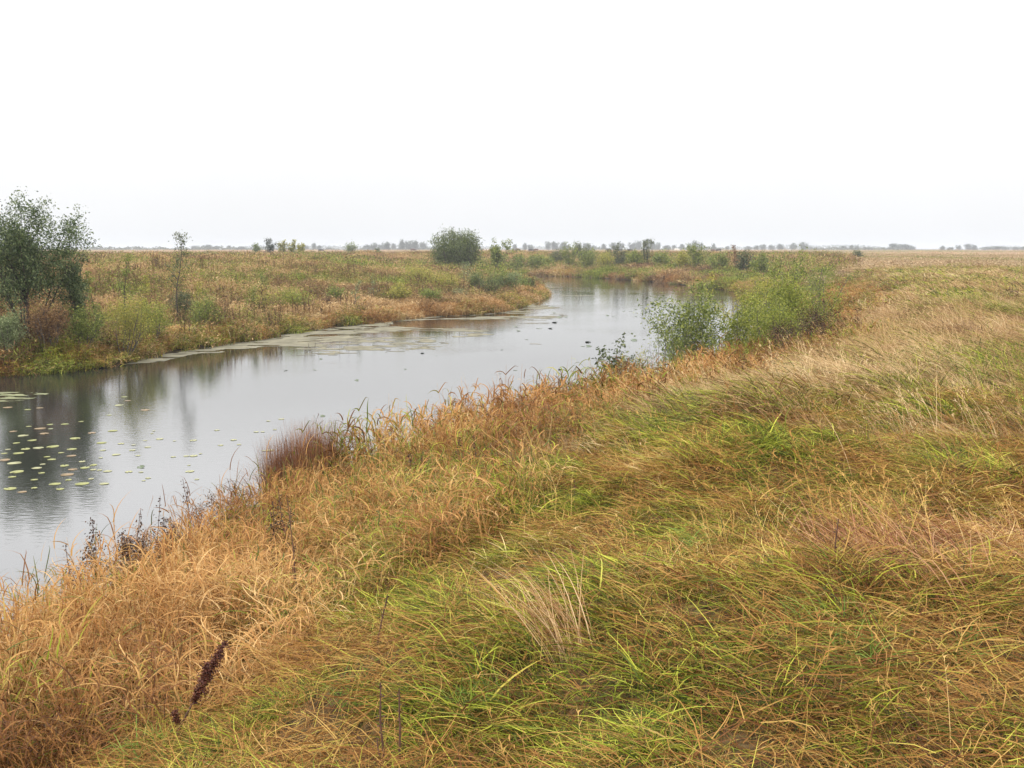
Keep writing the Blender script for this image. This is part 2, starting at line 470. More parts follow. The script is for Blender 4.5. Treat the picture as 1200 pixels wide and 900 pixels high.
def stalks(n, rad_, l0, l1, wd, lean=0.35):
    """pale fine flowering stalks with a feathery head"""
    def fn(g):
        parts = []
        root = disc(n, rad_, g); az = g.normal(0, 0.5, n); L = g.uniform(l0, l1, n)
        t0 = g.uniform(0.05, lean, n); t1 = g.uniform(0.4, 0.95, n) + 0.3 * (lean > 0.5)
        r = 0.5 + 0.5 * g.random(n)
        parts.append(ribbons(root, az, t0, t1, L, wd, 5, 1.2, 0.3, 0.0, r=r, rg=g, r2=np.zeros(n)))
        # head: short fine ribbons near the tip
        v = parts[0][0].reshape(n, 6, 2, 3).mean(2)
        for k in range(7):
            t = g.uniform(0.72, 1.0, n) * 5
            i0 = np.minimum(t.astype(int), 4); fr = (t - i0)[:, None]
            p = v[np.arange(n), i0] * (1 - fr) + v[np.arange(n), i0 + 1] * fr
            parts.append(ribbons(p, az + g.normal(0, 1.0, n), t1 * 0.8, t1 + 0.5, g.uniform(0.02, 0.06, n), wd * 1.5, 2, rg=g, r=r * 0.9, r2=np.zeros(n)))
        return merge(parts)
    return fn
proto('seed_stalk', M_meadow, stalks(7, 0.22, 0.35, 0.7, 0.0028, 0.6), 5)
proto('seed_stalk_mid', M_meadow_far, stalks(18, 0.4, 0.45, 0.9, 0.0045, 0.9), 4)

def reed(n, rad_, hgt, wd, segs=4, leaves=5):
    def fn(g):
        parts = []
        root = disc(n, rad_, g); az = g.normal(0, 1.0, n); L = hgt * g.uniform(0.6, 1.1, n)
        t0 = g.uniform(0.02, 0.2, n); t1 = g.uniform(0.1, 0.55, n)
        r = g.random(n)
        st = ribbons(root, az, t0, t1, L, wd * 0.42, 5, 1.2, 0.2, 0.0, r=0.5 + 0.5 * r, rg=g, r2=g.random(n) * 0.6, prof=0.4)
        parts.append(st)
        v = st[0].reshape(n, 6, 2, 3).mean(2)
        for k in range(leaves):
            t = g.uniform(0.12, 0.97, n) * 5
            i0 = np.minimum(t.astype(int), 4); fr = (t - i0)[:, None]
            p = v[np.arange(n), i0] * (1 - fr) + v[np.arange(n), i0 + 1] * fr
            parts.append(ribbons(p, g.normal(0, 1.3, n) + 0.2, g.uniform(0.2, 0.9, n), g.uniform(1.1, 2.7, n), hgt * g.uniform(0.14, 0.34, n),
                                 wd * g.uniform(0.7, 1.3, n), segs, 0.9, 0.5, 0.7, rg=g, r=np.clip(r * 0.5 + g.random(n) * 0.6 - 0.05, 0, 1)))
        m_ = int(n * 2)
        parts.append(ribbons(disc(m_, rad_, g), g.random(m_) * 6.28, g.uniform(0.1, 0.6, m_), g.uniform(0.8, 2.4, m_), hgt * g.uniform(0.3, 0.75, m_),
                             wd * g.uniform(0.5, 1.1, m_), segs, 1.2, 0.6, 0.6, rg=g))
        return merge(parts)
    return fn
proto('reed_near', M_reed, reed(16, 0.2, 1.0, 0.0088, 5), 7)
proto('reed_mid', M_reed, reed(18, 0.35, 1.0, 0.018, 4), 5)

def weed(n, rad_, hgt, wd):
    def fn(g):
        root = disc(n, rad_, g); L = hgt * g.uniform(0.35, 1.1, n)
        a = ribbons(root, g.random(n) * 6.28, g.uniform(0, 0.3, n), g.uniform(0.3, 1.5, n), L, wd * g.uniform(0.5, 1.2, n), 3, 1.3, 1.0, 0.5, rg=g)
        v = a[0].reshape(n, 4, 2, 3).mean(2)
        parts = [a]
        for k in range(3):
            i0 = g.integers(1, 4, n)
            parts.append(ribbons(v[np.arange(n), i0], g.random(n) * 6.28, g.uniform(0.3, 1.2, n), g.uniform(0.8, 2.2, n), hgt * g.uniform(0.08, 0.25, n),
                                 wd * g.uniform(1.0, 1.8, n), 2, 1, 1.0, 0.3, rg=g, r=np.repeat(g.random(1), n) * 0.2 + g.random(n) * 0.8))
        return merge(parts)
    return fn
proto('weed_left', M_weed, weed(60, 0.5, 0.85, 0.028), 6)
proto('weed_far', M_weed, weed(80, 1.1, 0.9, 0.065), 5)
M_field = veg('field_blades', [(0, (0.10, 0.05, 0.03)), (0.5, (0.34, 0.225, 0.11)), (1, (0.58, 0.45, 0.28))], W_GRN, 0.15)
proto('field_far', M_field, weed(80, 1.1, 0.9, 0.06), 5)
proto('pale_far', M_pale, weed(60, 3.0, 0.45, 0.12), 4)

def scatter(name, kind, x, y, z, rz, scale, g, b, label):
    n = len(x)
    me = bpy.data.meshes.new(name)
    me.vertices.add(n)
    me.vertices.foreach_set('co', np.stack([x, y, z], -1).astype(np.float32).ravel())
    cnt = len(protos[kind].objects)
    def fa(nm, typ, dat, key):
        a_ = me.attributes.new(nm, typ, 'POINT'); a_.data.foreach_set(key, dat.ravel())
    tilt = rng.normal(0, 0.10, (n, 2))
    fa('rot', 'FLOAT_VECTOR', np.stack([tilt[:, 0], tilt[:, 1], rz], -1).astype(np.float32), 'vector')
    sc = np.broadcast_to(np.asarray(scale, dtype=np.float32).T if np.ndim(scale) > 1 else np.repeat(np.asarray(scale, dtype=np.float32)[:, None], 3, 1), (n, 3))
    fa('scl', 'FLOAT_VECTOR', np.ascontiguousarray(sc), 'vector')
    fa('g', 'FLOAT', np.asarray(g, dtype=np.float32), 'value')
    fa('b', 'FLOAT', np.asarray(b, dtype=np.float32), 'value')
    fa('pick', 'INT', rng.integers(0, cnt, n).astype(np.int32), 'value')
    o = link(name, me)
    ng = bpy.data.node_groups.new(name + '_nodes', 'GeometryNodeTree')
    ng.interface.new_socket('Geometry', in_out='INPUT', socket_type='NodeSocketGeometry')
    ng.interface.new_socket('Geometry', in_out='OUTPUT', socket_type='NodeSocketGeometry')
    nn = ng.nodes.new; ln = ng.links.new
    gi = nn('NodeGroupInput'); go = nn('NodeGroupOutput')
    iop = nn('GeometryNodeInstanceOnPoints')
    ci = nn('GeometryNodeCollectionInfo'); ci.inputs['Collection'].default_value = protos[kind]
    ci.inputs['Separate Children'].default_value = True; ci.inputs['Reset Children'].default_value = True
    def na_(nm, typ):
        q = nn('GeometryNodeInputNamedAttribute'); q.data_type = typ; q.inputs['Name'].default_value = nm
        return q.outputs['Attribute']
    e2r = nn('FunctionNodeEulerToRotation')
    ln(na_('rot', 'FLOAT_VECTOR'), e2r.inputs[0])
    ln(gi.outputs[0], iop.inputs['Points'])
    ln(ci.outputs[0], iop.inputs['Instance'])
    iop.inputs['Pick Instance'].default_value = True
    ln(na_('pick', 'INT'), iop.inputs['Instance Index'])
    ln(e2r.outputs[0], iop.inputs['Rotation'])
    ln(na_('scl', 'FLOAT_VECTOR'), iop.inputs['Scale'])
    ln(iop.outputs[0], go.inputs[0])
    md = o.modifiers.new('scatter', 'NODES'); md.node_group = ng
    tag(o, label, cat=None, kind='stuff')
    o['category'] = 'grass'
    return o

def polar(r0, r1, dens, a0=-36, a1=36):
    """random points of even density in a sector in front of the camera"""
    A = 0.5 * R(a1 - a0) * (r1 * r1 - r0 * r0)
    n = int(A * dens)
    r = np.sqrt(rng.random(n) * (r1 * r1 - r0 * r0) + r0 * r0)
    th = rng.uniform(R(a0), R(a1), n)
    return r * np.sin(th), r * np.cos(th)

def green_field(x, y, s):
    """where the near meadow is green rather than dry (0..1)"""
    g = (fbm(x * 0.8 + 5, y * 0.8, 21, 3) - 0.5) * 1.5 + 0.46
    g += (fbm(x * 2.1, y * 2.1, 23, 2) - 0.5) * 1.5
    r = np.hypot(x, y)
    g += 0.13 * np.exp(-((x - 0.4) ** 2 / 6 + (y - 5.0) ** 2 / 18))      # greenest just in front
    g += 0.25 * np.exp(-((x - 1.5) ** 2 / 4 + (y - 9) ** 2 / 8))
    g -= 0.42 * np.exp(-((x - 2.9) ** 2 / 1.3 + (y - 5.2) ** 2 / 1.6)) + 0.3 * np.exp(-((x - 5.2) ** 2 / 2.0 + (y - 7.6) ** 2 / 3))       # red-brown lodged patch on the right
    g -= 0.10 * ss((r - 7) / 8)
    g += 0.04 * ss((r - 15) / 10)
    return g

def flow(x, y):
    """direction in which the lodged grass lies"""
    return 2.2 + (fbm(x * 0.35, y * 0.35, 31, 2) - 0.5) * 5.0 + (fbm(x * 1.2, y * 1.2, 33, 2) - 0.5) * 5.0

def reed_edge(x, y):
    return 4.0 + (fbm(x * 0.8, y * 0.8, 41, 3) - 0.5) * 3.0 - 1.0 * ss((6.5 - y) / 3)

def thatch(n, rad_, l0, l1, wd):
    def fn(g):
        a0 = disc(n, rad_, g); a0[:, 2] = g.uniform(0.01, 0.09, n)
        return ribbons(a0, g.random(n) * 6.28, g.uniform(0.9, 1.5, n), g.uniform(1.4, 1.9, n), g.uniform(l0, l1, n), wd * g.uniform(0.5, 1.2, n), 3, 1.0, 0.9, 0.8, rg=g)
    return fn
proto('thatch', M_meadow, thatch(80, 0.2, 0.1, 0.33, 0.0038), 5)
x, y = polar(1.0, 13, 26, -58, 58)
z, s, wn = terrain(x, y, True)
k_ = (wn > 0.4) & (s > 0.3)
x, y, z = x[k_], y[k_], z[k_]
scatter('thatch', 'thatch', x, y, z, rng.random(len(x)) * 6.28, rng.uniform(0.8, 1.2, len(x)), np.full(len(x), 0.12), rng.random(len(x)) * 0.6,
        'dead brown thatch lying between the foreground grasses')

# near meadow ---------------------------------------------------
def meadow(name, kind, r0, r1, dens, label, sc0, sc1, stalk=False):
    x, y = polar(r0, r1, dens, -58 if r1 < 15 else -38, 58 if r1 < 15 else 38)
    z, s, wn = terrain(x, y, True)
    keep = (wn > rng.uniform(0.25, 0.75, len(x))) & (s > reed_edge(x, y) - 0.5)
    hole = fbm(x * 1.5 + 9, y * 1.5, 51, 2)
    keep &= (hole > 0.24 + 0.06 * rng.random(len(x)))
    if stalk:
        p = ss((fbm(x * 0.5, y * 0.5, 61, 2) - 0.42) * 5)
        keep &= rng.random(len(x)) < p
    x, y, z, s = x[keep], y[keep], z[keep], s[keep]
    g = green_field(x, y, s)
    b = np.clip((fbm(x * 0.8, y * 0.8, 71, 3) - 0.5) * 2.6 + 0.55 + rng.normal(0, 0.2, len(x)), 0, 1)
    b -= 0.55 * np.exp(-((x - 2.6) ** 2 / 1.6 + (y - 5.0) ** 2 / 2.2)) * (fbm(x * 1.2, y * 1.2, 77, 2) > 0.4)
    b = np.clip(b, 0, 1)
    lump = 0.55 + 0.95 * fbm(x * 1.5, y * 1.5, 73, 2)
    sc = rng.uniform(sc0, sc1, len(x)) * lump * (0.35 + 0.65 * ss((hole[keep] - 0.22) * 5.5))
    far_w = ss((np.hypot(x, y) - 6) / 7)
    f = flow(x, y) * (1 - far_w) + (2.25 + (flow(x, y) - 2.2) * 0.3) * far_w + rng.normal(0, 0.8, len(x)) * (1 - 0.45 * far_w)
    if stalk: g = g * 0.35; b = np.clip(b - 0.25, 0, 1); f = 2.3 + rng.normal(0, 0.6, len(x))
    scatter(name, kind, x, y, z - 0.02, f, sc, g, b, label)
meadow('meadow_grass', 'meadow_near', 1.2, 12, 78, 'matted green and straw grass lying in swirls in the foreground', 0.75, 1.15)
meadow('meadow_grass', 'meadow_mid', 9.5, 34, 17, 'tawny lodged meadow grass in the middle of the right hand field', 0.8, 1.15)
meadow('meadow_grass', 'meadow_far', 34, 100, 3.6, 'tawny meadow grass far out in the right hand field', 0.8, 1.15)
meadow('seeding_grass', 'seed_stalk', 2.6, 12, 4, 'fine pinkish seed stalks rising from the foreground grass', 0.7, 1.1, True)
meadow('seeding_grass', 'seed_stalk_mid', 8, 40, 3.2, 'fine pinkish seed stalks leaning over the right hand field', 0.7, 1.1, True)

# reeds on the near bank -----------------------------------------
def reeds(name, kind, r0, r1, dens, label, k):
    x, y = polar(r0, r1, dens, -72 if r1 < 15 else -40, 40)
    z, s, wn = terrain(x, y, True)
    e = reed_edge(x, y)
    keep = (wn > 0.4) & (s > -0.25) & (s < e) & (rng.random(len(x)) < 0.35 + 0.65 * np.clip((e - s) / 1.2, 0, 1))
    keep &= fbm(x * 1.1, y * 1.1, 81, 2) > 0.24
    x, y, z, s = x[keep], y[keep], z[keep], s[keep]
    hh = (0.98 - 0.46 * ss(s / 4.2)) * (1 + 0.30 * ss((y - 8) / 6) - 0.35 * ss((y - 19) / 14))
    hh = hh * (0.55 + 0.9 * fbm(x * 0.8, y * 0.8, 83, 2)) * rng.uniform(0.85, 1.12, len(x))
    g = 0.25 + (fbm(x * 0.9, y * 0.9, 85, 3) - 0.5) * 1.6 - 0.10 * (y < 5)
    b = np.clip((fbm(x * 0.7, y * 0.7, 87, 3) - 0.5) * 3.0 + 0.42 + rng.normal(0, 0.25, len(x)), 0, 1)
    b = np.clip(b - 0.22 * ss((y - 15) / 6) * (y < 45), 0, 1)
    scatter(name, kind, x, y, z - 0.02, 2.0 + rng.normal(0, 1.0, len(x)), np.stack([np.ones(len(x)) * k * 0.9, np.ones(len(x)) * k * 0.9, hh]), g, b, label)
reeds('bank_reeds', 'reed_near', 1.6, 13, 30, 'orange straw coloured reed grass with curling leaves on the near bank', 1.0)
reeds('bank_reeds', 'reed_mid', 13, 112, 10, 'orange straw coloured reed grass along the farther part of the near bank', 1.0)

def upright(n, rad_, l0, l1, wd, head):
    def fn(g):
        root = disc(n, rad_, g); L = g.uniform(l0, l1, n); r = 0.4 + 0.45 * g.random(n)
        st = ribbons(root, g.normal(0, 1, n), g.uniform(0, 0.18, n), g.uniform(0.05, 0.5, n), L, wd, 5, 1.3, 0.5, 0, r=r, rg=g, r2=np.zeros(n), prof=0.5)
        parts = [st]; v = st[0].reshape(n, 6, 2, 3).mean(2)
        for k in range(head):
            t = g.uniform(0.80, 1.0, n) * 5; i0 = np.minimum(t.astype(int), 4); fr = (t - i0)[:, None]
            p = v[np.arange(n), i0] * (1 - fr) + v[np.arange(n), i0 + 1] * fr
            parts.append(ribbons(p, g.random(n) * 6.28, g.uniform(0, 0.5, n), g.uniform(0.2, 0.9, n), g.uniform(0.03, 0.08, n), wd * 1.4, 2, rg=g, r=r * 0.9, r2=np.zeros(n)))
        return merge(parts)
    return fn
proto('reed_stem', M_reed, upright(6, 0.25, 0.7, 1.25, 0.0038, 8), 5)
x, y = polar(3, 26, 2.0, -60, 40)
z, s, wn = terrain(x, y, True)
k_ = (wn > 0.4) & (s > -0.1) & (s < 4.2) & (fbm(x * 0.8, y * 0.8, 151, 2) > 0.42)
x, y, z, s = x[k_], y[k_], z[k_], s[k_]
scatter('straw_stems', 'reed_stem', x, y, z, rng.random(len(x)) * 6.28, (1.0 - 0.35 * ss(s / 4)) * rng.uniform(0.75, 1.15, len(x)), np.zeros(len(x)), rng.random(len(x)),
        'thin upright straw stems standing over the near bank reeds')

def spike(n, hgt, wd):
    def fn(g):
        root = disc(n, 0.35, g); L = hgt * g.uniform(0.7, 1.2, n)
        st = ribbons(root, g.random(n) * 6.28, g.uniform(0, 0.15, n), g.uniform(0.05, 0.4, n), L, wd, 4, 1.3, 0.8, 0, rg=g, prof=0.5, r=0.25 * g.random(n), r2=np.zeros(n))
        parts = [st]; v = st[0].reshape(n, 5, 2, 3).mean(2)
        for k in range(16):
            t = g.uniform(0.45, 1.0, n) * 4; i0 = np.minimum(t.astype(int), 3); fr = (t - i0)[:, None]
            p = v[np.arange(n), i0] * (1 - fr) + v[np.arange(n), i0 + 1] * fr
            parts.append(ribbons(p, g.random(n) * 6.28, g.uniform(0.2, 0.9, n), g.uniform(0.6, 1.6, n), g.uniform(0.05, 0.14, n), wd * 1.6, 2, rg=g, r=0.35 * g.random(n), r2=np.zeros(n)))
        return merge(parts)
    return fn
proto('weed_spike', M_weed, spike(5, 1.15, 0.02), 6)
for (r0, r1, dn, sel_) in ((27, 90, 0.22, lambda s, wn: (wn < 0.5) & (s > 0.2)), (22, 60, 0.06, lambda s, wn: (wn > 0.5) & (s > 5))):
    x, y = polar(r0, r1, dn, -38, 38)
    z, s, wn = terrain(x, y, True)
    k_ = sel_(s, wn) & (fbm(x * 0.12, y * 0.1, 161, 3) > 0.45)
    x, y, z = x[k_], y[k_], z[k_]
    scatter('weed_spikes', 'weed_spike', x, y, z, rng.random(len(x)) * 6.28, rng.uniform(0.65, 1.15, len(x)) * (1 if dn > 0.1 else 0.6), np.zeros(len(x)), rng.random(len(x)) * 0.3,
            'withered dark weed stalks scattered over the ' + ('left bank' if dn > 0.1 else 'right hand field'))['category'] = 'weed'

# left bank and far bank --------------------------------------------
def weeds(name, kind, r0, r1, dens, label, far_=False, edge=False, hk=1.0):
    x, y = polar(r0, r1, dens, -38, 38)
    z, s, wn = terrain(x, y, True)
    keep = (wn < rng.uniform(0.15, 0.75, len(x))) & (s > -0.15)
    if edge: keep &= s < 0.5 + 1.6 * fbm(x * 0.5, y * 0.3, 97, 2)
    if far_: keep &= rng.random(len(x)) < np.clip(1.5 - s / 120, 0.15, 1)
    x, y, z, s = x[keep], y[keep], z[keep], s[keep]
    g = 0.36 + (fbm(x * 0.16, y * 0.12, 91, 3) - 0.5) * 2.0 + (fbm(x * 0.7, y * 0.5, 92, 2) - 0.5) * 1.3
    b = np.clip((fbm(x * 0.4, y * 0.3, 93, 3) - 0.5) * 2.8 + 0.5 + rng.normal(0, 0.3, len(x)), 0, 1)
    hh = (0.45 + 1.0 * fbm(x * 0.5, y * 0.35, 95, 2)) * rng.uniform(0.6, 1.25, len(x)) * hk * (0.75 + 0.25 * ss(s / 12))
    if edge: g = g * 0.9 + 0.02; b = b * 0.85 + 0.02 + 0.12 * (rng.random(len(x)) < 0.4)
    scatter(name, kind, x, y, z - 0.03, rng.random(len(x)) * 6.28, np.stack([np.ones(len(x)), np.ones(len(x)), hh]), g, b, label)
weeds('bank_weeds', 'weed_left', 26, 100, 3.4, 'rust brown and green weeds covering the left bank', hk=0.85)
weeds('bank_edge_reeds', 'reed_mid', 26, 100, 9, 'pale orange reed fringe along the waterline of the left bank', edge=True, hk=0.68)
weeds('far_bank_weeds', 'weed_far', 100, 250, 0.9, 'brown green weeds on the far bank beyond the river bend', True)
weeds('far_bank_edge_reeds', 'reed_mid', 88, 175, 5, 'pale reed fringe along the far bank waterline', edge=True, hk=1.0)

x, y = polar(90, 260, 0.55, -38, 38)
z, s, wn = terrain(x, y, True)
k = (wn > rng.uniform(0.05, 0.75, len(x))); x, y, z = x[k], y[k], z[k]
g = 0.16 + (fbm(x * 0.09, y * 0.035, 101, 4) - 0.5) * 2.6
scatter('field_grass', 'field_far', x, y, z - 0.03, rng.random(len(x)) * 6.28, np.stack([np.ones(len(x)), np.ones(len(x)), rng.uniform(0.35, 0.65, len(x))]),
        g, np.clip(0.55 + rng.random(len(x)) * 0.45, 0, 1), 'brown grass with green drifts far out in the right hand field')
x, y = polar(200, 900, 0.035, -36, 36)
z, s, wn = terrain(x, y, True)
g = 0.08 + (fbm(x * 0.012, y * 0.004, 103, 3) - 0.5) * 1.9
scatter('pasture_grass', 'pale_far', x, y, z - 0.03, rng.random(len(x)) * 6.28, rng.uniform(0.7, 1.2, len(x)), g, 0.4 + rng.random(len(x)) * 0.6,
        'pale hazy pasture grass towards the horizon')

def leaves(centers, size, g, droop=0.3, aspect=0.5):
    n = len(centers)
    a = g.random(n) * 6.28; e = g.normal(-droop, 0.6, n)
    d = np.stack([np.cos(a) * np.cos(e), np.sin(a) * np.cos(e), np.sin(e)], -1)
    s = np.cross(d, g.normal(0, 1, (n, 3)) + np.array([0, 0, 1.2])); s /= np.linalg.norm(s, axis=1)[:, None] + 1e-9
    L = (size * g.uniform(0.6, 1.25, n))[:, None]
    q = np.cross(d, s)
    v = np.stack([centers, centers + d * L * .5 + s * L * aspect * .5 - q * L * .06, centers + d * L, centers + d * L * .5 - s * L * aspect * .5 - q * L * .06], 1)
    f = np.arange(n * 4).reshape(n, 4)
    c = np.repeat(np.stack([g.random(n), np.full(n, 0.5), g.random(n)], -1), 4, 0)
    return v.reshape(-1, 3), f, c

# ---------------------------------------------------------------- low leafy scrub between the weeds
def scrub(n, rad_, hgt, ls):
    def fn(g):
        k = 9
        c0 = disc(k, rad_, g); c0[:, 2] = hgt * g.uniform(0.2, 1.0, k)
        i = g.integers(0, k, n)
        p = c0[i] + g.normal(0, 1, (n, 3)) * np.array([rad_ * 0.3, rad_ * 0.3, hgt * 0.16]); p[:, 2] = np.abs(p[:, 2])
        a = leaves(p, ls, g, aspect=0.55)
        m_ = 14
        st = ribbons(disc(m_, rad_ * 0.5, g), g.random(m_) * 6.28, g.uniform(0, .3, m_), g.uniform(0.1, .6, m_), hgt * g.uniform(.7, 1.15, m_), ls * 0.3, 3, rg=g, r=np.zeros(m_))
        return merge([a, st])
    return fn
proto('scrub', M_weed, scrub(240, 0.38, 0.85, 0.07), 6)
proto('scrub_far', M_weed, scrub(220, 0.9, 1.3, 0.17), 5)
def scrubs(kind, r0, r1, dens, label, sel):
    x, y = polar(r0, r1, dens, -38, 38)
    z, s, wn = terrain(x, y, True)
    keep = sel(x, y, s, wn) & (fbm(x * 0.09, y * 0.07, 131, 3) + rng.normal(0, 0.09, len(x)) > 0.47)
    x, y, z, s = x[keep], y[keep], z[keep], s[keep]
    g = 0.55 + (fbm(x * 0.16, y * 0.14, 135, 3) - 0.5) * 1.6 + rng.normal(0, 0.25, len(x))
    b = np.clip(rng.random(len(x)) * 0.8, 0, 1)
    k = rng.uniform(0.6, 1.25, len(x))
    scatter('low_scrub', kind, x, y, z - 0.03, rng.random(len(x)) * 6.28, np.stack([k, k, k * rng.uniform(0.7, 1.3, len(x))]), g, b, label)['category'] = 'scrub'

# ---------------------------------------------------------------- shrubs and trees
def tube(pts, rads, sides=5):
    pts = np.asarray(pts, float); n = len(pts)
    d = np.gradient(pts, axis=0); d /= np.linalg.norm(d, axis=1)[:, None] + 1e-9
    ref = np.array([1.0, 0.13, 0.05])
    s = np.cross(d, ref); s /= np.linalg.norm(s, axis=1)[:, None] + 1e-9
    t = np.cross(d, s)
    a = np.arange(sides) / sides * 2 * np.pi
    v = pts[:, None] + (s[:, None] * np.cos(a)[None, :, None] + t[:, None] * np.sin(a)[None, :, None]) * np.asarray(rads)[:, None, None]
    i = np.arange(n - 1)[:, None] * sides; j = np.arange(sides)[None]; j2 = (j + 1) % sides
    f = np.stack([i + j, i + j2, i + sides + j2, i + sides + j], -1).reshape(-1, 4)
    return v.reshape(-1, 3), f, np.zeros((n * sides, 3)) + 0.5

def wander(g, p, d, L, n, wob, up):
    pts = [p.copy()]; d = d / np.linalg.norm(d)
    for i in range(n):
        d = d + g.normal(0, wob, 3) + np.array([0, 0, up]); d /= np.linalg.norm(d)
        p = p + d * L / n; pts.append(p.copy())
    return np.array(pts)

scrubs('scrub', 28, 100, 0.22, 'low mixed green and brown scrub among the left bank weeds', lambda x, y, s, wn: (wn < 0.5) & (s > 0.3))
scrubs('scrub_far', 95, 240, 0.05, 'low green scrub along the far bank', lambda x, y, s, wn: (wn < 0.5) & (s > 1.0) & (x > -14) & (s < 55))

def shrub_mesh(seed, h, wd, stems, nleaf, lsize, lmat, bmat, t0=0.25, trunk_r=0.03, fork=7, up=0.12, tight=0.10, aspect=0.5, bare=0.0, spread=1.0, clumpy=0.5):
    g = np.random.default_rng(seed)
    tubes = []; anchors = []
    for i in range(stems):
        a = g.random() * 6.28 if stems > 1 else g.random() * 0.5
        out = (0.1 + 0.9 * g.random()) * wd / h * 0.75 * spread if stems > 1 else 0.06
        p = np.array([math.cos(a), math.sin(a), 0]) * (0.06 * wd * g.random() if stems > 1 else 0)
        L = h * g.uniform(0.75, 1.0) / (1.0 if stems == 1 else math.sqrt(1 + out * out * 0.5))
        if stems == 1: L = h
        st = wander(g, p, np.array([math.cos(a) * out, math.sin(a) * out, 1.0]), L, 9, 0.09, up)
        r0 = trunk_r * g.uniform(0.7, 1.1)
        tubes.append(tube(st, np.linspace(r0, r0 * 0.15, 10), 6))
        nb = fork
        for j in range(nb):
            t = t0 + (1 - t0) * (j + g.random()) / nb
            k = t * 9; i0 = min(int(k), 8); bp = st[i0] + (st[i0 + 1] - st[i0]) * (k - i0)
            aa = g.random() * 6.28
            bl = wd * 0.5 * (1.05 - 0.65 * t) * g.uniform(0.6, 1.15)
            if stems > 1: bl *= 0.75
            br = wander(g, bp, np.array([math.cos(aa), math.sin(aa), 0.75]), bl, 5, 0.16, 0.12)
            rr = r0 * (1 - 0.8 * t) * 0.5
            tubes.append(tube(br, np.linspace(rr, rr * 0.2, 6), 4))
            for q in range(4):
                kk = g.uniform(1, 5); i1 = min(int(kk), 4); tp = br[i1] + (br[i1 + 1] - br[i1]) * (kk - i1)
                tw = wander(g, tp, br[min(i1 + 1, 5)] - br[i1] + g.normal(0, 0.6, 3) * np.linalg.norm(br[1] - br[0]), bl * g.uniform(0.3, 0.55), 3, 0.2, 0.1)
                tubes.append(tube(tw, np.linspace(rr * 0.3, rr * 0.1, 4), 3))
                if g.random() > bare:
                    for z_ in np.linspace(0.2, 1, 4):
                        anchors.append(tw[min(int(z_ * 3), 3)])
            if g.random() > bare: anchors.extend([br[-1], br[-2], br[-3]])
    anchors = np.array(anchors)
    wts = g.random(len(anchors)) ** (clumpy * 3); wts /= wts.sum()
    ids = g.choice(len(anchors), nleaf, p=wts)
    ctr = anchors[ids] + g.normal(0, 1, (nleaf, 3)) * (tight * wd * 0.5)
    ctr[:, 2] = np.maximum(ctr[:, 2], 0.03)
    v, f, c = leaves(ctr, lsize, g, aspect=aspect)
    crown = raw_mesh('crown', v, f, c, lmat)
    tv, tf, tc_ = merge(tubes)
    trunk = raw_mesh('trunk', tv, tf, tc_, bmat, True)
    ztop = max(float(np.percentile(v[:, 2], 99.3)), 0.1)
    return trunk, crown, ztop

def shrub(name, loc, label, cat, h, wd, group=None, rz=0.0, parts=('trunk', 'crown'), **kw):
    tm, cm_, zt = shrub_mesh(h=h, wd=wd, **kw)
    r_ = empty(name, loc, rz)
    k = h / zt
    r_.scale = (1, 1, k)
    link(parts[0], tm, r_); link(parts[1], cm_, r_)
    return tag(r_, label, cat, group)

def SH(u, vtop, d, wpx, label, kind='shrub', cat='shrub', leaf=L_mid, bark=B_grey, stems=7, n=2500, ls=0.07, seed=None, sink=0.05, **kw):
    p = at(u, d)
    zt = top_z(vtop, d)
    h = max(zt - p[2], 0.4)
    wd = wpx / 1150 * d
    seed = seed if seed is not None else int(u * 7 + vtop)
    return shrub(kind, (p[0], p[1], p[2] - sink), label, cat, h + sink, wd, seed=seed, stems=stems, nleaf=n, lsize=ls, lmat=leaf, bmat=bark, **kw)

# the big tree at the left edge, two more stems beside it
SH(32, 237, 34.5, 164, 'tall dark leafy tree on the left bank, cut by the photo edge', 'riverside_tree', 'tree', L_tree, B_dark, 10, 25000, 0.095,
   t0=0.30, trunk_r=0.05, fork=17, tight=0.06, spread=0.85, seed=8, clumpy=0.45, up=0.06)
SH(86, 292, 35.5, 60, 'small dark leafy tree leaning out right of the tall left bank tree', 'riverside_tree', 'tree', L_tree, B_dark, 5, 6500, 0.085,
   t0=0.25, trunk_r=0.04, fork=9, tight=0.10, spread=0.6)
SH(8, 365, 32.2, 74, 'grey green willow bush at the water under the tall tree', leaf=L_grey, n=6000, ls=0.09, aspect=0.3)
SH(55, 350, 33.0, 90, 'brown leaved bush under the tall tree on the left bank', leaf=L_brown, n=5500, ls=0.07)
SH(100, 358, 34.3, 66, 'low mixed green bush right of the brown bush', leaf=L_mid, n=5000)
SH(146, 345, 35.2, 84, 'bright yellow green bush at the water left of centre bank', leaf=L_yel, n=6500, ls=0.06, tight=0.14)
SH(180, 350, 38.2, 72, 'fresh green bush behind the bright yellow green bush', leaf=L_fresh, n=4500, ls=0.06)
SH(149, 297, 38, 46, 'thin dark sapling rising out of the yellow green bush', 'sapling', 'tree', L_mid, B_dark, 1, 900, 0.08, trunk_r=0.035, fork=12, t0=0.3)
SH(208, 272, 44, 44, 'thin sapling with sparse leafy top standing above the skyline', 'sapling', 'tree', L_dark, B_dark, 1, 800, 0.09, trunk_r=0.04, fork=14, t0=0.35, seed=19)
SH(213, 338, 44.5, 58, 'dark twiggy bush around the foot of the skyline sapling', leaf=L_dark, n=2600, bark=B_dark)
SH(243, 345, 42.5, 60, 'low green bush between the skyline sapling and the reeds', leaf=L_mid, n=3500)
SH(264, 340, 46, 26, 'thin brown leaved sapling right of the skyline sapling', 'sapling', 'tree', L_brown, B_dark, 1, 350, 0.07, trunk_r=0.025, fork=8, t0=0.3)
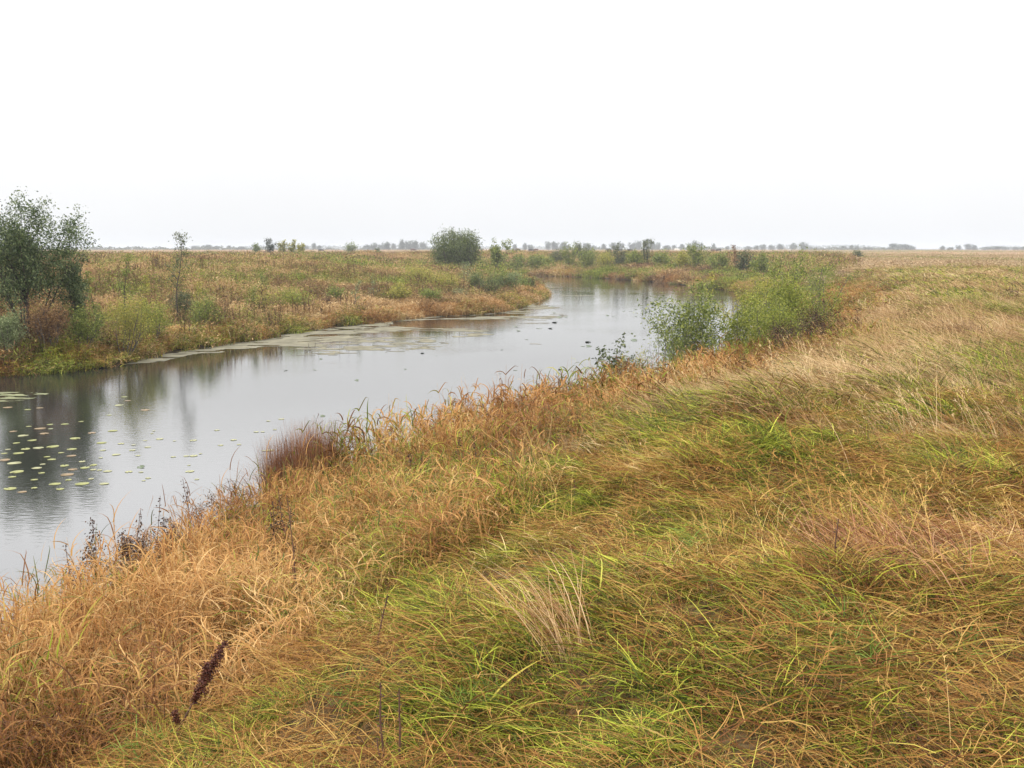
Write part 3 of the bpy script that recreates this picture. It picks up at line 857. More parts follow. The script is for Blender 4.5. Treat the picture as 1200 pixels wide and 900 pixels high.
SH(345, 332, 54, 80, 'fresh green round bush in the middle of the left bank', leaf=L_fresh, n=5000, ls=0.08, tight=0.16)
SH(312, 338, 52, 56, 'yellowish bush left of the fresh green round bush', leaf=L_yel, n=1200, ls=0.08)
SH(415, 328, 57, 20, 'left one of two thin grey saplings above the reed fringe', 'sapling', 'tree', L_grey, B_grey, 1, 260, 0.08, trunk_r=0.03, fork=8)
SH(437, 322, 62, 24, 'right one of two thin grey saplings above the reed fringe', 'sapling', 'tree', L_grey, B_grey, 1, 300, 0.08, trunk_r=0.03, fork=9)
SH(382, 345, 57, 34, 'dark brown withered weed bush left of the two saplings', leaf=L_brown, n=700, bark=B_dark)
SH(492, 308, 78, 66, 'yellow green bush on the slope of the left bank point', leaf=L_yel, n=4200, ls=0.11, tight=0.16)
SH(520, 318, 72, 66, 'lower yellow green bush nearer the left bank point', leaf=L_yel, n=4200, ls=0.10, tight=0.16)
SH(549, 306, 84, 30, 'slim grey green sapling on the left bank point', 'sapling', 'tree', L_grey, B_grey, 2, 350, 0.12, trunk_r=0.04, fork=9)
SH(540, 336, 66, 44, 'thin grey twiggy bush at the water on the left bank point', leaf=L_grey, n=1500, bark=B_grey, stems=12)
SH(574, 322, 70, 54, 'twiggy dark stemmed bush near the tip of the left bank', leaf=L_bush, n=1700, bark=B_dark, stems=14, bare=0.3, ls=0.09)
SH(596, 319, 78, 44, 'brown green bush on the tip of the left bank', leaf=L_bush, n=3500, ls=0.10)
SH(614, 326, 84, 34, 'low olive bush at the end of the left bank tip', leaf=L_mid, n=2500, ls=0.10)

for u, vt, d, wpx, lf, lab in ((118, 318, 36.5, 26, L_mid, 'slim leafy sapling between the tall left tree and the yellow green bush'), (232, 330, 46, 28, L_yel, 'yellowish slim sapling right of the skyline sapling'),
                               (292, 334, 50, 26, L_mid, 'slim green sapling in the middle of the left bank'), (310, 318, 62, 22, L_mid, 'slim pale sapling higher up the left bank slope'), (172, 322, 42, 26, L_yel, 'yellowish sapling just behind the yellow green bush')):
    SH(u, vt, d, wpx, lab, 'sapling', 'tree', lf, B_dark, 1, 700, 0.075, trunk_r=0.03, fork=12, t0=0.2)
for u, vt, d, wpx, lf, lab in ((556, 318, 74, 40, L_bush, 'grey green shrub crowding the left bank point, leftmost'), (584, 314, 80, 40, L_mid, 'tall olive shrub in the middle of the left bank point'),
                               (604, 317, 86, 34, L_grey, 'pale grey green shrub near the end of the left bank point'), (622, 325, 88, 28, L_bush, 'last dark shrub at the very end of the left bank point'),
                               (470, 330, 62, 44, L_yel, 'yellowish bush behind the reed fringe left of the bank point'), (505, 336, 62, 44, L_mid, 'olive bush behind the reed fringe of the bank point'),
                               (395, 335, 60, 40, L_mid, 'olive bush behind the two thin grey saplings')):
    SH(u, vt, d, wpx, lab, 'shrub', 'shrub', lf, B_grey, 10, 2600, 0.10, spread=1.2, t0=0.1)

# the pair of large bushes on the skyline and neighbours
SH(523, 270, 128, 50, 'left one of the two large round bushes on the skyline', 'large_bush', 'bush', L_bush, B_grey, 14, 8000, 0.24, t0=0.06, trunk_r=0.07, fork=10, tight=0.08, seed=3, spread=1.5, up=0.04)
SH(545, 271, 131, 54, 'right one of the two large round bushes on the skyline', 'large_bush', 'bush', L_bush, B_grey, 14, 8500, 0.24, t0=0.06, trunk_r=0.07, fork=10, tight=0.08, seed=4, spread=1.5, up=0.04)
SH(585, 281, 136, 32, 'greyer smaller bush right of the two large skyline bushes', 'large_bush', 'bush', L_mid, B_grey, 8, 2400, 0.26, t0=0.15, trunk_r=0.07)
SH(603, 292, 150, 30, 'low green bush right of the greyer skyline bush', 'bush', 'bush', L_mid, B_grey, 6, 1200, 0.28)
# skyline bushes on the left
for u, vt, wpx, lf, lab in ((316, 279, 18, L_far, 'dark leafed tree at the left end of the yellowish skyline row'),
                            (332, 282, 14, L_yel, 'first yellowish young tree of the skyline row on the left'),
                            (343, 281, 13, L_yel, 'second yellowish young tree in the skyline row, the tallest one'),
                            (353, 285, 12, L_yel, 'third yellowish young tree at the right end of the skyline row'),
                            (303, 285, 16, L_grey, 'low grey bush left of the yellowish skyline row')):
    SH(u, vt, 215, wpx, lab, 'young_tree', 'tree', lf, B_grey, 4, 800, 0.34, t0=0.15, trunk_r=0.07, tight=0.13)
SH(411, 284, 235, 26, 'grey rounded bush alone on the skyline above the left bank', 'bush', 'bush', L_grey, B_grey, 8, 900, 0.34, trunk_r=0.06)
SH(443, 290, 240, 12, 'small dark bush on the skyline left of the large bushes', 'bush', 'bush', L_dark, B_grey, 5, 300, 0.34)

# far bank behind the bend
FB = [(626, 300, 158, 34, L_mid, 'low round green bush left on the far bank'), (652, 296, 165, 30, L_dark, 'dark green bush on the far bank slope'),
      (668, 288, 158, 22, L_mid, 'pointed green bush on the far bank crest'), (690, 296, 150, 34, L_mid, 'broad bush near the far bank water left'),
      (683, 288, 168, 26, L_dark, 'dark bush on the far bank crest'), (708, 299, 148, 28, L_yel, 'yellowish low bush on the far bank'),
      (725, 289, 150, 22, L_dark, 'dark upright bush in the middle of the far bank'), (744, 297, 146, 26, L_mid, 'green bush left of the bare far bank tree'),
      (775, 300, 140, 30, L_mid, 'green bush right of the bare far bank tree'), (800, 298, 134, 30, L_yel, 'olive bush on the far bank right of centre'),
      (820, 290, 130, 34, L_mid, 'tall green bush on the far bank behind the willow'), (843, 300, 122, 30, L_mid, 'low green bush beside the tall far bank bush'),
      (640, 303, 162, 30, L_fresh, 'fresh green low bush at the far bank water'), (873, 298, 116, 26, L_dark, 'dark small bush at the far right bank'),
      (893, 300, 108, 34, L_mid, 'broad green bush at the right end of the far bank')]
for u, vt, d, wpx, lf, lab in FB:
    SH(u, vt - 4, d, wpx * 1.1, lab, 'bush', 'bush', lf, B_grey, 8, 1900, 0.22, t0=0.08, trunk_r=0.04, tight=0.11, spread=1.2)
SH(757, 280, 146, 22, 'tallest thin leaved tree on the far bank', 'young_tree', 'tree', L_dark, B_dark, 3, 620, 0.26, t0=0.25, trunk_r=0.07, fork=12)
SH(863, 287, 120, 16, 'reddish stemmed sapling on the far bank', 'sapling', 'tree', L_brown, B_brown, 2, 240, 0.22, trunk_r=0.06, fork=9)
SH(1005, 292.5, 170, 15, 'low dark green bush alone in the right hand field', 'bush', 'bush', L_dark, B_dark, 7, 900, 0.22, tight=0.2)

# near bank shrubs
SH(714, 396, 22.3, 70, 'small leafy shrub over the water, leaves set apart on thin twigs', 'leafy_shrub', 'shrub', L_dark, B_dark, 8, 1500, 0.10, t0=0.25, trunk_r=0.012, fork=7, tight=0.10, seed=11)
SH(742, 412, 22.8, 56, 'yellowish weed bush right of the small leafy shrub', leaf=L_yel, n=2200, ls=0.05, trunk_r=0.01)
SH(812, 336, 29, 104, 'green willow shrub leaning over the river', 'willow_shrub', 'shrub', L_mid, B_grey, 12, 8500, 0.10, t0=0.15, trunk_r=0.02, fork=11, tight=0.10, aspect=0.4, seed=21, spread=1.1)
SH(818, 318, 30, 36, 'yellow green upright shoot rising above the willow shrub', 'willow_shrub', 'shrub', L_yel, B_grey, 2, 260, 0.08, t0=0.35, trunk_r=0.015, fork=8)
SH(785, 370, 27, 74, 'lower loose willow at the waterline left of the green willow', 'willow_shrub', 'shrub', L_mid, B_grey, 9, 1800, 0.08, trunk_r=0.015, aspect=0.25, spread=1.2)
SH(847, 328, 31, 16, 'thin bare stem between the willow and the bright green bushes', 'sapling', 'tree', L_brown, B_brown, 1, 60, 0.06, trunk_r=0.02, fork=8)
SH(864, 345, 30, 84, 'bright green shrub right of the willow', leaf=L_fresh, n=6000, ls=0.08, trunk_r=0.02, spread=1.3)
SH(906, 295, 36, 70, 'tall dark green shrub with open top on the near bank', 'leafy_shrub', 'shrub', L_mid, B_dark, 7, 4200, 0.085, t0=0.15, trunk_r=0.03, fork=10, seed=31)
SH(884, 325, 33, 70, 'yellowish olive shrub between bright green shrub and dark green shrub', leaf=L_yel, n=4500, ls=0.07, spread=1.2)
SH(936, 322, 32, 96, 'bright yellow green dense bush at the right end of the row', leaf=L_fresh, n=8000, ls=0.075, tight=0.14, seed=33, spread=1.3)
SH(908, 345, 28.5, 84, 'low bright green bush in front of the dark green shrub', leaf=L_fresh, n=6000, ls=0.065, tight=0.16, spread=1.3)
SH(958, 312, 40, 44, 'thin olive shrub behind the bright yellow green bush', leaf=L_mid, n=1300, ls=0.08)
SH(962, 355, 25.5, 70, 'withered dark brown weed bush below the bright bush', 'weed_bush', 'plant', L_black, B_brown, 12, 3200, 0.045, trunk_r=0.008, seed=35)
SH(925, 374, 24, 74, 'withered dark brown weed bush on the bank crest left', 'weed_bush', 'plant', L_black, B_brown, 12, 2600, 0.045, trunk_r=0.008)
SH(1000, 362, 24.5, 26, 'small dark weed right of the withered bushes', 'weed_bush', 'plant', L_black, B_brown, 5, 220, 0.045, trunk_r=0.006)
SH(858, 402, 22.5, 40, 'small green bush in the reeds below the bright green shrub', leaf=L_fresh, n=1800, ls=0.05, trunk_r=0.01)
SH(1034, 330, 48, 24, 'dark green low bush in the right hand field', 'weed_bush', 'plant', L_mid, B_dark, 6, 300, 0.10, trunk_r=0.01)
SH(1060, 362, 26, 18, 'brown weed standing in the right hand field', 'weed_bush', 'plant', L_brown, B_brown, 5, 200, 0.05, trunk_r=0.006)
SH(1075, 360, 27, 16, 'dark red weed beside the brown weed in the field', 'weed_bush', 'plant', L_dock, B_brown, 4, 140, 0.05, trunk_r=0.006)
SH(1190, 340, 30, 20, 'dark red weed at the right edge of the field', 'weed_bush', 'plant', L_dock, B_brown, 4, 140, 0.05, trunk_r=0.006)

# ---------------------------------------------------------------- weeds with seed heads on the near bank
def seed_weed(name, loc, h, label, lean=(0.0, 0.0), mat=L_black, head=0.5, n=160, fat=0.03, cat='weed', side=3, ls=0.022):
    g = np.random.default_rng(int(abs(loc[0] * 991) + abs(loc[1] * 77)))
    r_ = empty(name, loc)
    if fat < 0.012: ls = 0.011
    main = wander(g, np.zeros(3), np.array([lean[0], lean[1], 1.0]), h, 8, 0.05, 0.0)
    tb = [tube(main, np.linspace(0.006, 0.0025, 9), 5)]
    ctr = []
    for k in range(n):
        t = 1 - head * g.random() ** 0.8
        q = t * 8; i0 = min(int(q), 7)
        ctr.append(main[i0] + (main[i0 + 1] - main[i0]) * (q - i0) + g.normal(0, fat * (0.4 + 0.8 * math.sin(min(1, (1 - t) / head) * 3.0)), 3))
    for j in range(side):
        t = g.uniform(1 - head * 1.5, 0.85); q = max(t, 0.1) * 8; i0 = min(int(q), 7); a = g.random() * 6.28
        L = h * g.uniform(0.12, 0.26)
        br = wander(g, main[i0], np.array([math.cos(a) * 0.6, math.sin(a) * 0.6, 1.0]), L, 4, 0.08, 0.1)
        tb.append(tube(br, np.linspace(0.004, 0.0015, 5), 4))
        for k in range(n // 6):
            q = g.uniform(1.2, 4); i0 = min(int(q), 3)
            ctr.append(br[i0] + (br[i0 + 1] - br[i0]) * (q - i0) + g.normal(0, fat * 0.6, 3))
    v, f, c = leaves(np.array(ctr), ls, g, aspect=0.8)
    tv, tf, tcc = merge(tb)
    link('stem', raw_mesh('stem', tv, tf, tcc, B_brown, True), r_)
    link('seed_head', raw_mesh('seed_head', v, f, c, mat), r_)['kind'] = 'stuff'
    return tag(r_, label, cat, 'withered weeds on the near bank')

def SW(u, vtop, d, label, **kw):
    p = at(u, d); h = max(top_z(vtop, d) - p[2], 0.3)
    return seed_weed('withered_weed', (p[0], p[1], p[2] - 0.03), h, label, **kw)
SW(97, 625, 8.5, 'leftmost small withered weed against the water', fat=0.02, n=90)
SW(119, 602, 9.3, 'tall withered brown weed second from the left against the water', fat=0.034, n=440, side=5)
SW(133, 628, 8.9, 'short dark weed right of the tall withered brown weed', fat=0.034, n=374)
SW(152, 595, 9.6, 'thin weed with knobbly top before the densest dark weeds', fat=0.022, n=110)
SW(163, 630, 9.0, 'short bushy dark weed among the left waterside weeds', fat=0.046, n=484, side=5)
SW(184, 578, 10.0, 'thin grey topped weed rising highest at the left water edge', fat=0.018, n=80)
SW(188, 600, 9.7, 'broad almost black weed, the darkest at the left water edge', fat=0.052, n=924, side=6, head=0.8)
SW(199, 612, 9.5, 'second almost black weed beside the darkest one', fat=0.046, n=660, side=5, head=0.6)
for u_, v_, d_, l_ in ((108, 634, 8.7, 'dark bushy weed between the two leftmost weeds'), (143, 622, 9.2, 'dark bushy weed left of the thin knobbly one'), (172, 612, 9.8, 'dark bushy weed left of the darkest one'),
                        (205, 620, 10.0, 'dark bushy weed at the right end of the dark row'), (262, 575, 11.4, 'dark bushy weed right of the forked weed'), (285, 566, 12.0, 'dark bushy weed left of the sedge clump')):
    SW(u_, v_, d_, l_, fat=0.055, n=700, side=6, head=0.75)
SW(237, 557, 11.2, 'single weed with forked top above the reeds by the water', fat=0.02, n=70, side=4)
SW(242, 582, 10.6, 'dark weed in the reeds under the forked weed', fat=0.035, n=200, side=4)
SW(320, 585, 8.6, 'dark weed in front of the rust brown sedge clump', fat=0.03, n=200)
SW(329, 512, 14.0, 'thin grey weed behind the rust brown sedge clump', fat=0.02, n=80)
SW(352, 568, 8.4, 'short thin weed below the rust brown sedge clump', fat=0.015, n=60)
SW(484, 524, 11.0, 'thin dark weed left in the middle of the reed band', fat=0.015, n=80)
SW(487, 530, 10.2, 'slightly shorter weed beside the thin dark weed in mid reeds', fat=0.015, n=80)
SW(533, 508, 11.5, 'left one of a pair of dark brown spikes in the reeds', fat=0.02, n=200, side=0, head=0.6)
SW(537, 503, 12.0, 'right one of a pair of dark brown spikes in the reeds', fat=0.02, n=200, side=0, head=0.6)
SW(558, 505, 11.0, 'lone dark brown spike right of the pair in the reeds', fat=0.02, n=180, side=0, head=0.6)
SW(577, 517, 10.5, 'branched dark weed at the right of the brown spikes', fat=0.03, n=120, side=4)
SW(612, 508, 11.5, 'weed with round dark heads before the reddish reeds', fat=0.03, n=120, side=4)
SW(641, 455, 17.5, 'thin grey weed in front of the water left of the leafy shrub', fat=0.02, n=60, side=2)
SW(656, 448, 18.0, 'dark feathery weed against the water left of the leafy shrub', fat=0.03, n=200, side=4)
SW(669, 445, 18.3, 'grey feathery weed against the water beside the dark feathery one', fat=0.03, n=120, mat=L_brown, side=4)
SW(688, 500, 12.0, 'brown weed among the reddish reeds under the leafy shrub', fat=0.03, n=150, mat=L_dock)
SW(794, 450, 16.0, 'dark brown dock spike in the orange reeds under the willow', fat=0.04, n=320, mat=L_dock, head=0.6)
SW(842, 408, 21.0, 'thin weed in the orange reeds right of the dock spike', fat=0.03, n=100)
SW(664, 540, 8.6, 'thin bare weed at the edge of the green meadow', fat=0.01, n=40)
SW(674, 575, 7.4, 'bare brown stalk in the green meadow below the thin bare weed', fat=0.01, n=30)
SW(441, 690, 4.9, 'bare dark stalk standing in the foreground grass', fat=0.008, n=30, side=1)
SW(452, 790, 3.6, 'thick brown stalk at the bottom edge of the photo', fat=0.008, n=30, side=1)
SW(467, 800, 3.6, 'thinner brown stalk right of the thick one at the bottom', fat=0.008, n=20, side=0)
SW(980, 700, 4.6, 'thin dark stalk in the reddish tuft on the right', fat=0.008, n=20, side=1)
SW(350, 575, 7.0, 'thin stalk over the orange reeds before the sedge clump', fat=0.01, n=30)
# the dark red dock leaning in the left foreground
p = at(205, 4.7)
dk = seed_weed('dock_plant', (p[0], p[1], p[2] + 0.06), 0.56, 'dark red dock seed head leaning right in the left foreground', lean=(0.42, 0.1), mat=L_dock, head=0.62, n=1700, fat=0.013, side=2, ls=0.012)
dk['group'] = 'dock plants'

# ---------------------------------------------------------------- tufts that stand out
def tuft(name, loc, n, rad_, l0, l1, wd, az, spread, t0, t1, mat, label, cat='grass tuft', segs=6):
    g = np.random.default_rng(int(abs(loc[0] * 313) + loc[1] * 17))
    v, f, c = ribbons(disc(n, rad_, g), g.normal(az, spread, n), g.uniform(t0 * 0.3, t0, n), g.uniform(t1 * 0.7, t1, n), g.uniform(l0, l1, n),
                      g.uniform(0.6, 1.2, n) * wd, segs, 1.2, 0.5, 0.3, rg=g)
    o = link(name, raw_mesh(name, v, f, c, mat))
    o.location = loc
    return tag(o, label, cat)
def TU(name, u, d, *a, **k):
    p = at(u, d); return tuft(name, (p[0], p[1], p[2]), *a, **k)
TU('sedge_clump', 334, 13.3, 2000, 0.24, 1.1, 1.66, 0.0065, 0, 3, 0.10, 0.22, M_rust, 'rust brown sedge clump by the water, left half', cat='sedge clump')
TU('sedge_clump', 366, 13.2, 2500, 0.25, 1.15, 1.78, 0.0065, 0.3, 2, 0.12, 0.26, M_rust, 'rust brown sedge clump by the water, taller right half', cat='sedge clump')
TU('grass_tuft', 672, 4.15, 90, 0.13, 0.35, 0.75, 0.0042, 2.35, 0.35, 0.9, 1.6, M_tuft_pale, 'pale dry straw tuft fanning to the upper left in the foreground')
TU('grass_tuft', 1080, 4.6, 300, 0.36, 0.3, 0.65, 0.0055, 2.4, 0.45, 1.0, 1.8, M_tuft_red, 'large reddish straw tuft leaning left in the right foreground')
TU('grass_tuft', 1030, 5.3, 220, 0.34, 0.3, 0.65, 0.005, 2.2, 0.5, 1.0, 1.8, M_tuft_red, 'reddish straw tuft behind the large one in the right foreground')
TU('grass_tuft', 1185, 5.4, 220, 0.36, 0.3, 0.6, 0.005, 2.5, 0.5, 1.0, 1.8, M_tuft_red, 'dark reddish tuft at the right edge of the photo')
for i, (u, d, lab) in enumerate(((810, 5.6, 'fresh green grass tuft in the middle of the foreground'), (700, 4.9, 'green tuft behind the pale straw fan'),
                                 (960, 3.9, 'bright green tuft low in the right foreground'), (1005, 3.7, 'bright green tuft right of its twin at the lower right'),
                                 (1110, 3.9, 'long leaved green tuft at the right bottom corner'), (180, 4.5, 'green tuft in the hollow between reeds at the left'),
                                 (420, 4.4, 'green tuft left of the bare dark stalk'), (560, 4.0, 'green tuft left of the pale straw fan'))):
    TU('grass_tuft', u, d, 100, 0.13, 0.12, 0.32, 0.005, 0, 3, 0.8, 1.9, M_tuft_green, lab)
# long pale single stalks in the foreground right
for u, d, L_, az, lab in ((960, 5.6, 0.8, 2.5, 'long pale single straw arching over the right meadow'), (1000, 7.2, 0.8, 1.9, 'long pale single straw behind the arching one')):
    p = at(u, d); g = np.random.default_rng(int(u))
    v, f, c = ribbons(np.zeros((1, 3)), az, 0.4, 1.2, L_, 0.0045, 8, 1.0, 0.1, 0.0, r=np.array([0.9]), rg=g)
    o = link('grass_straw', raw_mesh('straw', v, f, c, M_tuft_pale)); o.location = p
    tag(o, lab, 'grass stalk')

# ---------------------------------------------------------------- lily pads
def pad_mesh(seed, mat, up=False):
    g = np.random.default_rng(seed)
    n = 18
    a = np.linspace(0.22, 2 * np.pi - 0.22, n)
    r = 1 + g.normal(0, 0.03, n)
    ring = np.stack([r * np.cos(a), r * np.sin(a) * 0.86, 0.03 * np.sin(a * 2 + seed)], -1)
    if up: ring[:, 2] = 0.12 + 0.22 * np.cos(a + 1)
    inner = ring * 0.55; inner[:, 2] *= 0.4
    c0 = np.array([[0.0, 0, 0.0]])
    v = np.concatenate([c0, inner, ring, c0 - [0, 0, .03], ring - [0, 0, .03]])
    f = []
    for i in range(n - 1):
        f.append((0, 1 + i, 2 + i)); f.append((1 + i, 1 + n + i, 2 + n + i)); f.append((1 + i, 2 + n + i, 2 + i))
        b0 = 1 + 2 * n
        f.append((1 + n + i, b0 + 1 + i, b0 + 2 + i)); f.append((1 + n + i, b0 + 2 + i, 2 + n + i))
    return raw_mesh('lily_pad', v, f, None, mat, True)
M_pad_brown = plain('lily_pad_browning', (0.20, 0.13, 0.045), 0.5, 0.5, 3.0)
padm = [pad_mesh(i, M_pad) for i in range(5)] + [pad_mesh(i + 50, M_pad_brown) for i in range(2)]
padp = [pad_mesh(i + 10, M_pad_pale) for i in range(3)]
padd = [pad_mesh(i + 20, M_pad_dark, True) for i in range(3)] + [pad_mesh(31, M_pad_dark)]
def water_pt(u, v):
    k = (450 - v) / 1150.0
    # ray hits z = 0
    dzr = k * cp - sp; dy = cp + k * sp
    t = -H / dzr
    return ((u - 600) / 1150 * t, dy * t)
def pad(u, v, r, meshes, label, group, dz=0.006):
    x, y = water_pt(u, v)
    o = link('lily_pad', random.choice(meshes))
    o.location = (x, y, dz + 0.001 * random.random()); o.scale = (r, r, r * (0.35 if meshes is not padd else 1.0)); o.rotation_euler = (0, 0, random.random() * 6.28)
    tag(o, label, 'lily pad', group)
# in the dark reflection of the tall tree: each pad where it floats
P1 = [(22, 532), (48, 555), (70, 574), (95, 568), (40, 562), (15, 560), (25, 577), (12, 572), (83, 535), (60, 538), (75, 545), (85, 550), (100, 548), (72, 530),
      (45, 525), (20, 520), (38, 517), (52, 508), (15, 506), (33, 500), (60, 503), (75, 497), (95, 495), (47, 503), (88, 513), (108, 508), (26, 510), (62, 523),
      (16, 543), (43, 549), (80, 562), (5, 540), (55, 535), (30, 526), (50, 545), (97, 540), (110, 545), (78, 556), (40, 572), (65, 568), (5, 531), (10, 527),
      (132, 505), (140, 475), (150, 470), (170, 480), (146, 466), (127, 486), (33, 481), (47, 478), (10, 478), (58, 497), (120, 520), (85, 527), (20, 553)]
for u, v in P1:
    pad(u + random.uniform(-1, 1), v + random.uniform(-1, 1), random.uniform(0.055, 0.13), padm if random.random() < 0.8 else padp,
        'small round lily pad floating in the dark reflection of the tall tree', 'lily pads in the tree reflection')
random.seed(17)
for i in range(44):
    u = random.uniform(105, 330); v = random.uniform(500, 568) - max(0, (u - 200) * 0.10)
    pad(u, v, random.uniform(0.035, 0.09), padp, 'pale small lily pad scattered on the grey water at the left', 'pale lily pads on open water')
P3 = [(655, 372), (650, 378), (663, 372), (632, 385), (645, 385), (608, 388), (600, 371), (604, 383), (610, 371), (683, 406), (690, 406), (689, 401), (743, 399), (730, 404),
      (745, 363), (719, 371), (745, 371), (762, 371), (746, 367), (739, 365), (731, 365), (769, 372), (753, 372), (712, 370), (775, 364), (780, 358), (787, 360),
      (617, 398), (647, 360), (650, 367)]
for u, v in P3:
    pad(u, v, random.uniform(0.09, 0.18), padd, 'dark lily leaf standing out of the bright water', 'dark lily leaves on the bright water')
SPOT = ['beside the stub in the pale scum', 'just below the stub in the scum', 'left of the stub in the scum', 'middle of the river beyond the reeds', 'just right of mid river',
        'between the stub and mid river', 'lower left of the stub', 'far left near the tree reflections', 'alone near the reed tops, centre', 'lower of two off the tip', 'upper of two off the tip',
        'nearest to the leafy shrub', 'second nearest to the leafy shrub', 'nearest to the rust brown sedge clump', 'above the reed band, centre', 'farthest one at the bend', 'among the pale pads at the left']
for u, v in ((375, 414), (376, 421), (364, 405), (495, 414), (511, 417), (440, 410), (369, 434), (335, 434), (418, 446), (586, 438), (588, 410), (656, 433), (604, 434), (378, 488), (475, 433), (600, 330), (165, 548)):
    sgl = globals().get('sgl', -1) + 1
    pad(u, v, random.uniform(0.045, 0.08), padd, 'small dark leaf alone on open water, ' + SPOT[sgl], 'single dark leaves on open water')

# stub and twigs standing in the water
def twig(u, v, hs, label):
    x, y = water_pt(u, v); r_ = link('water_twig', None)
    tb = []
    g = np.random.default_rng(int(u))
    for h_ in hs:
        tb.append(tube(wander(g, np.array([g.normal(0, .1), g.normal(0, .1), -0.2]), np.array([g.normal(0, .5), g.normal(0, .5), 1]), h_ + 0.2, 5, 0.15, 0), np.linspace(0.02, 0.006, 6), 5))
    v_, f_, c_ = merge(tb)
    bpy.data.objects.remove(r_)
    o = link('water_twig', raw_mesh('water_twig', v_, f_, c_, B_dark, True)); o.location = (x, y, 0)
    tag(o, label, 'twig')
twig(680, 350, (0.6, 0.8, 0.5), 'forked dark twig standing in the water near the bend')
twig(364, 408, (0.35, 0.25), 'short dark stub standing in the pale scum')
twig(642, 343, (0.4, 0.5, 0.3), 'low twigs in the water off the left bank tip')

# ---------------------------------------------------------------- floating scum
def mat_sheet(name, fx, bounds, cell, mat, label, z):
    x0, x1, y0, y1 = bounds
    xs = np.arange(x0, x1, cell); ys = np.arange(y0, y1, cell)
    X, Y = np.meshgrid(xs, ys)
    m_ = fx(X, Y)
    J, I = np.nonzero(m_)
    if len(J) == 0: return
    nx = len(xs) + 1
    vid = {}
    allx = np.arange(nx) * cell + x0; ally = np.arange(len(ys) + 1) * cell + y0
    q = np.stack([J * nx + I, J * nx + I + 1, (J + 1) * nx + I + 1, (J + 1) * nx + I], -1)
    un, inv = np.unique(q, return_inverse=True)
    vx = allx[un % nx]; vy = ally[un // nx]
    jx = (fbm(vx * 3, vy * 3, 5, 2) - 0.5) * cell * 1.5
    me_ = raw_mesh(name, np.stack([vx + jx, vy + jx, np.full(len(vx), z)], -1), inv.reshape(-1, 4), None, mat)
    o_ = link(name, me_); tag(o_, label, 'duckweed', kind='stuff')
def scum_mask(X, Y):
    s, wn = shore(X, Y); s = s.reshape(X.shape)
    wdt = 8.5 * ss((Y - 33.5) / 6) * (1 - 0.55 * ss((Y - 50) / 10)) + 3.0 * ss((Y - 50) / 4) * ss((74 - Y) / 8)
    n = fbm(X * 0.30, Y * 0.22, 201, 4)
    n2 = fbm(X * 0.20 + 3, Y * 0.55, 205, 3)
    m_ = (s < 0.4) & (-s < wdt * (0.55 + 0.9 * n)) & (X < -1 + 7 * n) & (((X + 3.2) / 3.6) ** 2 + ((Y - 53) / 3.4) ** 2 > 0.5 + 0.9 * n2) & (Y > 33) & (Y < 76)
    m_ &= ~((n2 > 0.53) & (Y > 50) & (s < -0.7))
    m_ &= ~((n2 > 0.60) & (s < -1.2))
    m_ &= fbm(X * 1.1, Y * 2.4, 207, 4) > 0.36 + 0.30 * np.clip(-s / np.maximum(wdt, 0.3) - 0.35, 0, 1)
    return m_
mat_sheet('duckweed', scum_mask, (-18, 4, 34, 78), 0.09, M_scum, 'pale beige scum drifting along the left bank waterline', 0.004)
def duck_mask(X, Y):
    n = fbm(X * 0.6, Y * 1.4, 211, 3)
    e = ((X + 14.9) / 2.2) ** 2 + ((Y - 26.4) / 1.0) ** 2
    return (e < 0.5 + 1.0 * n) & (fbm(X * 1.6, Y * 4, 213, 3) > 0.42)
mat_sheet('duckweed', duck_mask, (-19, -9, 24, 30), 0.06, M_duck, 'yellow green duckweed patch at the left edge of the water', 0.004)
def thin_mask(X, Y):
    n = fbm(X * 0.5, Y * 0.6, 221, 3)
    e = np.abs(Y - 84 - 2 * n) < 0.5
    e2 = np.abs(Y - 101 - 3 * n) < 0.8
    return ((e & (X > 4) & (X < 9.5)) | (e2 & (X > 3) & (X < 8))) & (n > 0.4)
mat_sheet('duckweed', thin_mask, (2, 12, 80, 108), 0.15, M_scum, 'thin dark strip of weed on the bright water at the bend', 0.004)

